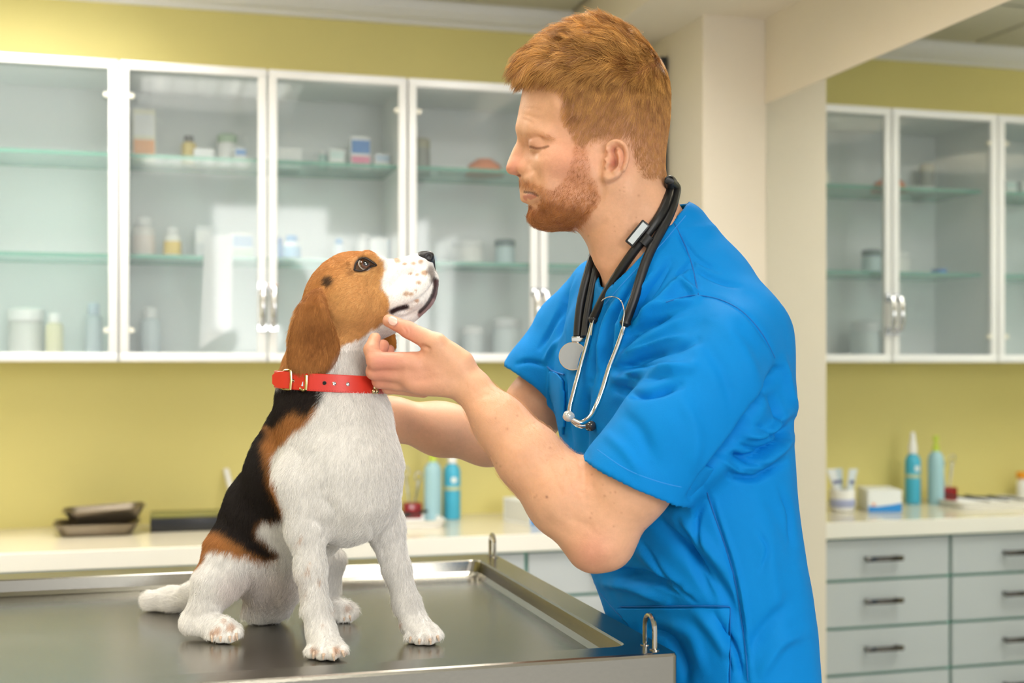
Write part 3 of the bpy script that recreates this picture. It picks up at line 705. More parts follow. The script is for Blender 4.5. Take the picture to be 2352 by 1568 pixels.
# far haunch and foot
c([(690, 1290, 1.63, 64), (750, 1290, 1.645, 36), (748, 1345, 1.645, 29), (725, 1392, 1.642, 20), (785, 1402, 1.622, 25)], .012)
for x, y, d, r in ((767, 1413, 1.584, 13), (784, 1417, 1.580, 13.5), (799, 1416, 1.580, 13), (809, 1408, 1.585, 12)): c([(x - 4, y - 12, d + .040, r), (x, y, d + .030, r)], .004)
# tail
c([(540, 1335, 1.62, 30), (450, 1366, 1.665, 25), (395, 1378, 1.680, 23), (350, 1380, 1.686, 22)], .014)
# head
HD = 1.497
head_out = [(703, 760), (693, 700), (702, 660), (722, 626), (752, 598), (788, 581), (824, 577), (856, 583), (878, 592), (898, 598), (925, 592), (950, 584), (968, 578), (986, 581), (996, 594), (998, 612), (1000, 630), (1005, 644), (1007, 662), (1003, 682), (992, 702), (972, 720), (955, 736), (930, 752), (905, 764), (880, 776), (845, 792), (800, 806), (750, 810)]
v.inflate(head_out, HD, [(790, 660, .052), (830, 715, .049), (720, 690, .044), (890, 640, .034), (880, 700, .036), (940, 630, .024), (985, 612, .018), (945, 680, .026), (990, 670, .019), (950, 732, .014), (895, 752, .026), (800, 780, .044)],
          [(790, 660, .046), (720, 690, .045), (890, 640, .030), (880, 700, .030), (940, 630, .018), (985, 612, .013), (945, 680, .018), (995, 660, .012), (950, 732, .012), (895, 752, .022), (800, 780, .04)], .012)
# flews (upper lip) bulging over the lower jaw, both sides; brows
for sgn in (-1, 1):
    c([(905, 688, HD + sgn * .029, 24), (945, 672, HD + sgn * .022, 27), (985, 640, HD + sgn * .012, 20)], .010)
    c([(846, 593, HD + sgn * .030, 16), (872, 600, HD + sgn * .028, 12)], .012)
    c([(800, 700, HD + sgn * .034, 46)], .02)
# near ear (hangs at the viewer's side) and far ear
ear_out = [(742, 660), (718, 662), (692, 690), (674, 735), (663, 790), (659, 832), (672, 852), (700, 866), (728, 864), (758, 848), (777, 818), (779, 786), (768, 752), (756, 722), (750, 690)]
def ear_y(X, Z):
    if X is None: return 1.447
    px = 1176 + FPX * X / 1.447; py = HOR - FPX * (Z - ZC) / 1.447
    return (1.4465 - .010 * sstep(660, 760, py) + .006 * sstep(660, 700, 700 - (py - 660)) + .010 * ((px - 715) / 60) ** 2 * sstep(700, 800, py)).astype(np.float32)
v.inflate(ear_out, ear_y, [(720, 700, .0065), (715, 840, .005)], [(720, 700, .009), (715, 840, .008)], .004)
v.inflate([(850, 690), (890, 700), (905, 750), (914, 803), (896, 806), (868, 798), (850, 760)], 1.552, [(880, 750, .005)], [(880, 750, .007)], .004)
# eye socket
EYE = np.array([836, 607.]); 
floor_cut = lambda x, y, z: (z - TF - .0008) + 0 * x + 0 * y
v.op(floor_cut, (-.55, 1.3, TF - .01), (0, 1.8, TF + .01), .0, 'c', 0)
Pd, Fd = v.mesh(); Pd = relax(Pd, Fd, 2); Nd = vnormals(Pd, Fd)
px = toPx(Pd)
isear = (poly_sd(px, smooth_poly(ear_out)) < 1.5) & (Pd[:, 1] < 1.462)
# creases: mouth, lip folds, toes, elbow, chest
dog_str = [
 ([(897, 716), (915, 709), (936, 703), (955, 694), (975, 681), (990, 663), (1001, 640)], 4.5, -4.5),
 ([(925, 730), (950, 716), (975, 695)], 6, -1.2), ([(905, 722), (935, 716), (958, 704)], 5, 1.8),
 ([(840, 626), (858, 620), (872, 606)], 5, -.8), ([(818, 596), (834, 585), (852, 588)], 5, 1.2),
 ([(880, 604), (890, 625), (888, 650)], 9, -1.2), ([(740, 690), (748, 730), (770, 770)], 9, -1.0),
 ([(782, 660), (800, 690), (815, 720)], 16, .8), ([(850, 640), (868, 670), (870, 700)], 12, -1.0),
 ([(745, 1120), (752, 1150), (790, 1190)], 14, -2.2), ([(845, 1075), (842, 1110), (840, 1150)], 6, -1.6), ([(880, 1110), (878, 1135), (862, 1150)], 14, -1.2),
 ([(730, 1190), (742, 1215), (735, 1245)], 8, -2.2), ([(700, 1010), (690, 1060), (700, 1120)], 22, -1.5), ([(640, 1205), (600, 1180), (560, 1150)], 16, -1.5),
 ([(850, 1190), (870, 1230), (890, 1290)], 8, -1.5), ([(560, 1290), (580, 1330), (560, 1380)], 14, -2.5), ([(640, 1300), (650, 1350), (645, 1400)], 16, 2.0), ([(700, 1340), (690, 1380), (660, 1400)], 10, -2),
 ([(480, 1375), (500, 1385), (512, 1372)], 8, -1.4), ([(590, 1420), (598, 1400), (600, 1380)], 8, 1.5)]
Pd = crease(Pd, Nd, dog_str, zone=~isear)
Pd = crease(Pd, Nd, [([(728, 670), (746, 720), (770, 770), (776, 815)], 7, 2.2), ([(716, 700), (715, 760), (722, 830)], 18, -2.0), ([(690, 700), (676, 760), (672, 830)], 10, 1.5)], zone=isear)
toes = []
for tp in (((728, 1486), (727, 1508)), ((751, 1486), (751, 1512)), ((774, 1484), (774, 1506)), ((953, 1456), (953, 1474)), ((975, 1455), (974, 1476)), ((995, 1454), (995, 1472)), ((497, 1450), (496, 1470)), ((517, 1450), (516, 1472)), ((534, 1448), (534, 1466)), ((776, 1406), (775, 1424)), ((792, 1405), (792, 1424)), ((804, 1402), (804, 1416))): toes.append((list(tp), 3.2, -2.0))
Pd = crease(Pd, Nd, toes)
Pd[:, 2] = np.maximum(Pd[:, 2], TF + .0008)
Pd = Pd + Nd * (vnoise(Pd, 90, 3) * .0004 + vnoise(Pd, 30, 4) * .0006)[:, None]
Nd = vnormals(Pd, Fd); px = toPx(Pd)
# coat colours (pattern belongs to the coat)
nz = vnoise(Pd, 260, 5) * 3.2 + vnoise(Pd, 90, 6) * 4
def region(poly, soft=5, it=2): return 1 - sstep(-soft, soft, poly_sd(px, smooth_poly(poly, it)) + nz * .8)
WHITE, TAN, DTAN, BLACK, PINK = (246, 243, 238), (212, 158, 96), (150, 84, 28), (34, 26, 22), (196, 150, 138)
cd = np.tile(lin(WHITE), (len(Pd), 1))
cd = paint(cd, .35 * region([(560, 1300), (690, 1300), (690, 1400), (520, 1400), (500, 1340)], 30), (215, 190, 182))
body_tan = [(632, 922), (690, 908), (738, 912), (724, 948), (692, 975), (662, 1000), (630, 1035), (622, 1065), (628, 1100), (641, 1140), (650, 1165), (648, 1196), (603, 1194), (583, 1208), (600, 1232), (648, 1272), (616, 1290), (560, 1274), (505, 1264), (478, 1257), (472, 1290), (450, 1310), (430, 1270), (445, 1215), (470, 1180), (505, 1140), (540, 1070), (580, 990), (610, 940)]
cd = paint(cd, region(body_tan, 5), (184, 124, 66))
cd = paint(cd, region([(600, 950), (622, 985), (606, 1015), (612, 1060), (616, 1100), (630, 1140), (650, 1175), (648, 1196), (604, 1193), (583, 1206), (600, 1234), (646, 1270), (612, 1284), (575, 1266), (535, 1236), (500, 1215), (470, 1212), (440, 1215), (500, 1120), (540, 1060)], 12), BLACK)
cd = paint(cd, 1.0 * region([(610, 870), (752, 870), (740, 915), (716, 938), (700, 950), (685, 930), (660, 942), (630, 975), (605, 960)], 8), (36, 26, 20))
onhead = (px[:, 1] < 860) & (px[:, 1] > 540)
htan = [(640, 900), (640, 640), (700, 560), (840, 540), (872, 588), (884, 604), (882, 630), (876, 650), (881, 672), (893, 690), (896, 715), (888, 735), (868, 748), (840, 767), (812, 784), (782, 797), (776, 812), (730, 880)]
cd = paint(cd, region(htan, 4) * onhead, TAN)
cd = paint(cd, .45 * region([(690, 720), (690, 640), (740, 590), (800, 570), (870, 580), (850, 600), (790, 620), (760, 660), (745, 700)], 20) * onhead, (186, 118, 52))
cd = paint(cd, .4 * region([(790, 650), (850, 640), (870, 690), (850, 740), (800, 770), (770, 720)], 25) * onhead, (218, 164, 104))
cd = paint(cd, .9 * region([(742, 636), (758, 630), (768, 640), (762, 655), (748, 658), (740, 648)], 6) * onhead, (52, 36, 26))
cd = paint(cd, .8 * (poly_sd(px, smooth_poly(ear_out)) < 2) * isear, (156, 96, 42))
cd = paint(cd, .75 * region([(672, 852), (700, 866), (728, 864), (758, 848), (740, 838), (700, 846), (676, 836)], 8) * isear, (176, 120, 66))
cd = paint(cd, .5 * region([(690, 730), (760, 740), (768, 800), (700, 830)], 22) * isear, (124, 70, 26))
cd = paint(cd, region([(850, 690), (890, 700), (905, 750), (914, 803), (896, 806), (868, 798), (850, 760)], 3) * (Pd[:, 1] > 1.535) * onhead, (176, 112, 40))
EYEP = [(811, 622), (816, 602), (830, 589), (848, 594), (866, 608), (850, 616), (836, 623), (822, 625)]
cd = paint(cd, .92 * (1 - sstep(-1, 5, poly_sd(px, smooth_poly(EYEP)))) * (Pd[:, 1] < HD), (40, 26, 20))
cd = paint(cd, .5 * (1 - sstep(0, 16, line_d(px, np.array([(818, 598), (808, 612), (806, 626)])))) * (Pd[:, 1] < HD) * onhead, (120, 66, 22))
for sx, sy, sr in ((930, 605, 5), (914, 598, 8), (943, 628, 6), (958, 630, 5), (961, 648, 7), (955, 666, 4), (934, 674, 8), (945, 675, 6), (975, 626, 9), (950, 604, 6), (966, 600, 7), (958, 690, 7)):
    cd = paint(cd, .75 * (1 - sstep(.4, 1.25, np.hypot(px[:, 0] - sx, (px[:, 1] - sy) * 1.3) / sr + nz * .05)) * onhead, (190, 140, 92))
cd = paint(cd, .8 * region([(980, 612), (998, 608), (1002, 640), (992, 652), (984, 634)], 6) * onhead, (92, 74, 66))
mouth = line_d(px, spline([(900, 716), (915, 709), (934, 704)], 5)); cd = paint(cd, (1 - sstep(3, 9, mouth)) * onhead, (48, 30, 30))
lip = line_d(px, spline([(1003, 648), (1004, 668), (998, 688), (984, 706), (966, 722)], 5)); cd = paint(cd, .85 * (1 - sstep(5, 10, lip)) * onhead, (150, 104, 98))
lip2 = line_d(px, spline([(999, 640), (998, 662), (990, 684), (978, 702), (964, 716)], 5)); cd = paint(cd, .9 * (1 - sstep(2.5, 6, lip2)) * onhead, (42, 28, 28))
cd = paint(cd, .7 * (1 - sstep(3, 10, line_d(px, spline([(1004, 645), (1005, 662), (999, 680)], 4)))) * onhead, (70, 42, 42))
for sx, sy, sr, a in ((692, 1234, 7, .7), (680, 1248, 4, .5), (712, 1293, 4, .6), (708, 1308, 6, .7), (733, 1331, 6, .6), (704, 1358, 5, .4), (742, 1434, 4, .4), (722, 1493, 12, .7), (772, 1492, 12, .7), (795, 1500, 7, .5), (500, 1448, 12, .6), (530, 1440, 12, .6), (540, 1465, 8, .5), (487, 1452, 8, .6), (515, 1425, 8, .35), (800, 1396, 10, .4), (765, 1400, 8, .5), (920, 1432, 5, .5), (985, 1465, 8, .2)):
    cd = paint(cd, a * (1 - sstep(.4, 1.2, np.hypot(px[:, 0] - sx, px[:, 1] - sy) / sr + nz * .05)) * (px[:, 1] > 1220), (196, 140, 90))
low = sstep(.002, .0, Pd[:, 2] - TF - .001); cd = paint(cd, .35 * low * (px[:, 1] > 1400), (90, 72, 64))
m_dogskin = mat('dog_coat', (200, 180, 160), .75, attr='paint', noise=(420, .10), spec=.25, sheen=.15)
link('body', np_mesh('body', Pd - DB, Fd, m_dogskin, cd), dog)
dogtree = BVHTree.FromPolygons(Pd.tolist(), Fd.tolist())
def hit(tree, qx, qy, off=0.):
    """point of a sculpt under a photo pixel, lifted by off towards the viewer"""
    o = Vector((0, 0, ZC)); q = Vector(Q(qx, qy, 1.0)) - o; q.normalize(); h = tree.ray_cast(o, q)
    return None if h[0] is None else np.array(h[0] - q * off)
# eyes
def ball(c0, r, n=40): 
    mb = MB(); bmesh.ops.create_uvsphere(mb.bm, u_segments=n, v_segments=n // 2, radius=r); return mb
def eyeball(name, c0, r, gaze, iris, parent, base, ir=.62, white=(225, 215, 205)):
    me = ball(c0, r, 48).mesh(name, 'all', mat('eye_wet', (200, 200, 200), .04, attr='paint', coat=1.0))
    co = np.zeros(len(me.vertices) * 3); me.vertices.foreach_get('co', co); co = co.reshape(-1, 3)
    a = (unit(co) @ unit(np.asarray(gaze, float))); th = np.arccos(np.clip(a, -1, 1))
    cc = np.tile(lin(white), (len(co), 1)); cc = paint(cc, 1 - sstep(ir - .06, ir + .02, th), iris); cc = paint(cc, sstep(ir - .14, ir - .02, th) * (1 - sstep(ir - .04, ir + .04, th)), tuple(np.array(iris) * .35)); cc = paint(cc, 1 - sstep(ir * .42, ir * .52, th), (6, 5, 5))
    at = me.attributes.new('paint', 'FLOAT_COLOR', 'POINT'); d4 = np.ones((len(co), 4), np.float32); d4[:, :3] = cc; at.data.foreach_set('color', d4.ravel())
    return link(name, me, parent, tuple(np.asarray(c0) - base))
eh = hit(dogtree, 836, 607)
ec = eh + np.array([0, .0068, 0]); er = .0092
eyeball('eye', ec, er, (.30, -.93, .22), (92, 48, 20), dog, DB, .88, (196, 186, 178))
eyeball('eye', np.array([ec[0] + .01, 2 * HD - ec[1], ec[2]]), er, (.30, .93, .22), (92, 48, 20), dog, DB, .88, (196, 186, 178))
m_lid = mat('dog_eyelid', (34, 24, 20), .45)
lidp = spline([(814, 620), (818, 604), (828, 594), (840, 593), (852, 600), (864, 609), (852, 612), (842, 619), (828, 622), (814, 620)], 5)
for nm, seg in (('upper_eyelid', lidp[:27]), ('lower_eyelid', lidp[25:])):
    pp = []
    for q in seg:
        dd = Q(q[0], q[1], ec[1]) - ec; rr = math.hypot(dd[0], dd[2]); yy = ec[1] - math.sqrt(max(er * er - rr * rr, 0)) if rr < er else ec[1]
        hh = hit(dogtree, q[0], q[1]); yy = min(yy, hh[1] if hh is not None else yy) - .0002
        pp.append(Q(q[0], q[1], yy) - DB)
    part(nm, MB().tube(pp, [.0012 if nm[0] == 'u' else .0009] * len(pp), 8), m_lid, dog)
# nose
vn = Vox((-.125, 1.465, 1.30), (-.07, 1.53, 1.35), .0009)
vn.inflate([(953, 588), (962, 578), (976, 575), (991, 579), (999, 593), (1000, 612), (1003, 632), (997, 636), (990, 616), (978, 606), (964, 602), (954, 598)], HD, [(975, 590, .0145), (1000, 625, .006)], [(975, 590, .009), (1000, 625, .005)], .003)
for sgn in (-1, 1): vn.chain([(985, 588, HD + sgn * .012, 12), (972, 592, HD + sgn * .011, 11)], .005); vn.chain([(986, 589, HD + sgn * .0185, 5.5), (978, 596, HD + sgn * .020, 3.5)], .003, mode='c')
Pn, Fn = vn.mesh(); Pn = relax(Pn, Fn, 2); link('nose', np_mesh('nose', Pn - DB, Fn, mat('dog_nose', (34, 30, 30), .38, bump=(900, .35))), dog)
# claws
m_claw = mat('claw', (214, 188, 166), .4)
for (x0, y0, x1, y1, d) in ((722, 1499, 719, 1514, 1.366), (744, 1503, 742, 1516, 1.357), (766, 1503, 768, 1519, 1.354), (787, 1496, 791, 1510, 1.364), (944, 1465, 941, 1476, 1.458), (964, 1470, 963, 1481, 1.449), (988, 1469, 990, 1481, 1.447), (1005, 1462, 1009, 1474, 1.454), (488, 1460, 487, 1476, 1.449), (507, 1464, 507, 1475, 1.442), (528, 1463, 530, 1476, 1.441), (543, 1456, 546, 1472, 1.448), (790, 1418, 791, 1427, 1.572), (803, 1416, 806, 1426, 1.572)):
    dd_ = .031 if 700 < x0 < 800 and y0 > 1480 else (.020 if x0 > 900 else (.034 if x0 < 600 else .030)); d += dd_
    a, b = Q(x0, y0 - 1, d + .004), Q(x0 + (x1 - x0) * .9, y0 + (y1 - y0) * .9, d + .001); b[2] = max(b[2], TF + .0022); mid = (a + b) / 2 + np.array([0, -.0015, .0012])
    part('claw', MB().tube([a - DB, mid - DB, b - DB], [.0019, .0015, .0006], 8), m_claw, dog)
# coat of short hair
m_fur = mat('dog_fur', (200, 180, 160), .6, attr='paint', spec=.3)
gen = (px[:, 1] < 1425) | (Pd[:, 2] > TF + .008)
wgt = gen * np.where(Nd[:, 1] < .3, 1.0, .35); wgt = wgt * np.where(np.linalg.norm((px - EYE) / np.array([1.25, 1.]), axis=1) < 23, 0, 1) * np.where((px[:, 0] > 948) & (px[:, 1] < 612) & onhead, 0, 1)
wgt = wgt * np.where((lip < 9) | (mouth < 6), .08, 1)
p0, n0, c0_ = scatter(Pd, Fd, Nd, 230000, wgt, (cd,))
q0 = toPx(p0)
flow = np.tile(np.array([-.25, 0, -1.0]), (len(p0), 1))
hm = (q0[:, 1] < 800) & (q0[:, 0] > 690); nosep = Q(985, 600, HD)
fh = p0 - nosep; fh[:, 2] -= .03; flow[hm] = unit(fh)[hm]
fe = (poly_sd(q0, smooth_poly(ear_out)) < 1) & (p0[:, 1] < 1.46); flow[fe] = np.array([-.1, 0, -1])
ft = (q0[:, 0] < 445) & (q0[:, 1] > 1345) & (q0[:, 1] < 1410) & (p0[:, 1] > 1.6); flow[ft] = np.array([-1, .1, .05])
fb = (q0[:, 0] > 540) & (q0[:, 0] < 670) & (q0[:, 1] > 1280) & (q0[:, 1] < 1440)
flow = flow + RNG.normal(0, .28, flow.shape); flow = unit(flow - n0 * (flow * n0).sum(1, keepdims=True))
ln = np.where(hm, .0045, .0095) * RNG.uniform(.6, 1.3, len(p0)); ln = np.where(fe, .006, ln); ln = np.where(fb, ln * 1.5, ln); ln = np.where(q0[:, 1] > 1400, ln * .55, ln); ln = np.where((q0[:, 0] > 880) & hm, .0028, ln)
ln = np.where((q0[:, 1] > 830) & (q0[:, 1] < 960), ln * 1.35, ln)
lift = np.where(hm | fe, .22, .30) * RNG.uniform(.5, 1.4, len(p0))
d1 = unit(flow + n0 * lift[:, None]); d2 = unit(flow + n0 * (lift * .35)[:, None])
pts = np.stack([p0 - n0 * .0004, p0 + d1 * (ln * .5)[:, None], p0 + d1 * (ln * .5)[:, None] + d2 * (ln * .5)[:, None]], 1)
rad = np.stack([np.full(len(p0), .00013), np.full(len(p0), .0001), np.full(len(p0), .00003)], 1)
cc = c0_ * RNG.uniform(.78, 1.18, (len(p0), 1))
fur = strands('coat', pts - DB, rad, cc, m_fur, dog)
# ------------------------------------------------------------------ the man
MBASE = np.array([.262, 1.535, 0.0])
man = thing('person', 'man with ginger hair and beard in blue scrubs holding the dog\'s chin', 'person', tuple(L2W(MBASE)), -TH)
LAT = np.array([-.5, .866]); FWD = np.array([-.866, -.5])          # near to far shoulder, facing
# (row, left edge, right edge, lateral / front-back ratio): fit the chest section so that its outline runs through both edges
EDGE = [(560, 1420, 1600, 1.5), (600, 1385, 1640, 1.6), (640, 1350, 1690, 1.7), (720, 1300, 1772, 1.7), (800, 1276, 1792, 1.7), (900, 1268, 1806, 1.7), (1000, 1284, 1826, 1.7), (1100, 1303, 1830, 1.7), (1200, 1322, 1842, 1.7), (1300, 1342, 1860, 1.75), (1400, 1380, 1876, 1.8), (1500, 1408, 1884, 1.8), (1600, 1412, 1891, 1.8), (1760, 1414, 1900, 1.8)]
_t = np.linspace(0, math.tau, 181); _sp = lambda q: np.sign(q) * np.abs(q) ** (2 / 2.35)
rowsL = []
for (py_, l_, r_, k_) in EDGE:
    cx, b_ = .18, .11
    for _ in range(30):
        u_, w_ = b_ * k_ * _sp(np.cos(_t)), b_ * _sp(np.sin(_t)); X_ = cx + u_ * LAT[0] + w_ * FWD[0]; Y_ = 1.53 + u_ * LAT[1] + w_ * FWD[1]; P_ = 1176 + FPX * X_ / Y_
        b_ *= 1 + .8 * ((r_ - l_) / (P_.max() - P_.min()) - 1); cx += ((r_ + l_) - (P_.max() + P_.min())) / 2 * 1.5 / FPX * .8
    rowsL.append((ZC + (HOR - py_) * 1.53 / FPX, cx, 1.53, b_ * k_, b_))
rowsL = np.array(rowsL[::-1]); zl, xl, yl, al, bl = rowsL.T
_zd = np.linspace(zl[0], zl[-1], 160)
def _sm(A):
    B = np.interp(_zd, zl, A)
    for _ in range(40): B[1:-1] = (B[:-2] + 2 * B[1:-1] + B[2:]) / 4
    return B
xl, yl, al, bl = [_sm(A) for A in (xl, yl, al, bl)]; zl = _zd
def loft(off):
    def fn(x, y, z):
        zz = z.ravel(); g = lambda A: np.interp(zz, zl, A).astype(np.float32)[None, None, :]
        dx, dy = x - g(xl), y - g(yl); u = (dx * LAT[0] + dy * LAT[1]); w = dx * FWD[0] + dy * FWD[1]; a, b = g(al) + off, g(bl) + off
        p = 2.35
        r = (np.abs(u / a) ** p + np.abs(w / b) ** p) ** (1 / p)
        side = (r - 1) * np.minimum(a, b) * .95
        cap = np.maximum(z - zl[-1], zl[0] - z)
        return np.maximum(side, cap)
    return fn
def plane(*pts):
    a, b, c3 = [np.asarray(p, float) for p in pts]; n = np.cross(b - a, c3 - a); n /= np.linalg.norm(n)
    if n[2] < 0: n = -n
    return lambda x, y, z: (x - a[0]) * n[0] + (y - a[1]) * n[1] + (z - a[2]) * n[2]
def cones(pts):
    P = [(Q(*p[:3]).astype(np.float32), p[3] * p[2] / FPX) for p in pts]
    def fn(x, y, z):
        out = None
        for (a, ra), (b, rb) in zip(P, P[1:]):
            ba = b - a; L = float(ba @ ba); X, Y, Z = x - a[0], y - a[1], z - a[2]; h = np.clip((X * ba[0] + Y * ba[1] + Z * ba[2]) / L, 0, 1)
            d = np.sqrt((X - ba[0] * h) ** 2 + (Y - ba[1] * h) ** 2 + (Z - ba[2] * h) ** 2) - (ra + (rb - ra) * h)
            out = d if out is None else smin(out, d, .02)
        return out
    return fn
# ---- scrub top
s_lo, s_hi = (-.01, 1.285, .70), (.405, 1.79, 1.425)
vs = Vox(s_lo, s_hi, .0025)
vs.op(loft(0.0), s_lo, s_hi, .001)
vs.chain([(1546, 546, 1.512, 88), (1626, 664, 1.490, 92), (1700, 776, 1.450, 101)], .03)
vs.chain([(1700, 776, 1.450, 101), (1712, 900, 1.47, 104)], .03)
vs.chain([(1490, 595, 1.56, 74), (1400, 668, 1.635, 78)], .04)
vs.chain([(1515, 565, 1.53, 86), (1480, 640, 1.50, 104)], .03)
B_, V_, N_, F_ = Q(1594, 448, 1.525), Q(1371, 692, 1.47), Q(1492, 570, 1.42), Q(1356, 556, 1.60)
pN, pF = plane(B_, V_, N_), plane(B_, V_, F_)
nk = Q(1450, 560, 1.52)
ball_d = lambda x, y, z: np.sqrt((x - nk[0]) ** 2 + (y - nk[1]) ** 2 + (z - nk[2]) ** 2) - .125
X3, Y3, Z3 = vs.ax[0][:, None, None], vs.ax[1][None, :, None], vs.ax[2][None, None, :]
vs.f = np.maximum(vs.f, -np.maximum(vs.f + .0045, ball_d(X3, Y3, Z3)))
vs.f = np.maximum(vs.f, -np.maximum(np.maximum(-pN(X3, Y3, Z3), -pF(X3, Y3, Z3)), ball_d(X3, Y3, Z3) - .03).astype(np.float32))
# sleeves: a cut tube with a hollow end
def sleeve(pts, c0, n, inner_from, th):
    fo = cones(pts); n = np.asarray(n, float); n /= np.linalg.norm(n); c0 = np.asarray(c0)
    ip = [tuple(p[:3]) + (p[3] - th,) for p in pts]; fi = cones(ip)
    pl = lambda x, y, z: (x - c0[0]) * n[0] + (y - c0[1]) * n[1] + (z - c0[2]) * n[2]
    outer = lambda x, y, z: np.maximum(fo(x, y, z), pl(x, y, z))
    inner = lambda x, y, z: np.maximum(fi(x, y, z), -(pl(x, y, z) + inner_from))
    return outer, inner
near_sl = [(1676, 800, 1.400, 96), (1630, 890, 1.388, 118), (1545, 1000, 1.376, 130), (1462, 1106, 1.374, 124), (1400, 1186, 1.374, 120)]
so, si = sleeve(near_sl, Q(1461, 1108, 1.374), (-.42, .06, -.91), .05, 11)
lo_, hi_ = Q(1250, 1260, 1.30), Q(1850, 640, 1.5); lo_[1], hi_[1] = 1.29, 1.48
vs.op(so, lo_, hi_, .022, 'u', 0.03); vs.op(si, lo_, hi_, .002, 'c', 0.03)
far_sl = [(1390, 680, 1.655, 84), (1320, 760, 1.66, 84), (1252, 850, 1.66, 80), (1190, 930, 1.66, 80)]
so, si = sleeve(far_sl, Q(1220, 878, 1.66), (-.53, 0, -.85), .05, 11)
lo_, hi_ = Q(1130, 960, 1.66), Q(1480, 580, 1.66); lo_[1], hi_[1] = 1.59, 1.75
vs.op(so, lo_, hi_, .025, 'u', 0.03); vs.op(si, lo_, hi_, .002, 'c', 0.03)
hem = lambda x, y, z: (z - .745) + 0 * x + 0 * y
vs.op(hem, s_lo, (s_hi[0], s_hi[1], .76), 0, 'c', 0.0)
Ps, Fs = vs.mesh(); Ps = relax(Ps, Fs, 8, .6); Ns = vnormals(Ps, Fs)
pxs = toPx(Ps)
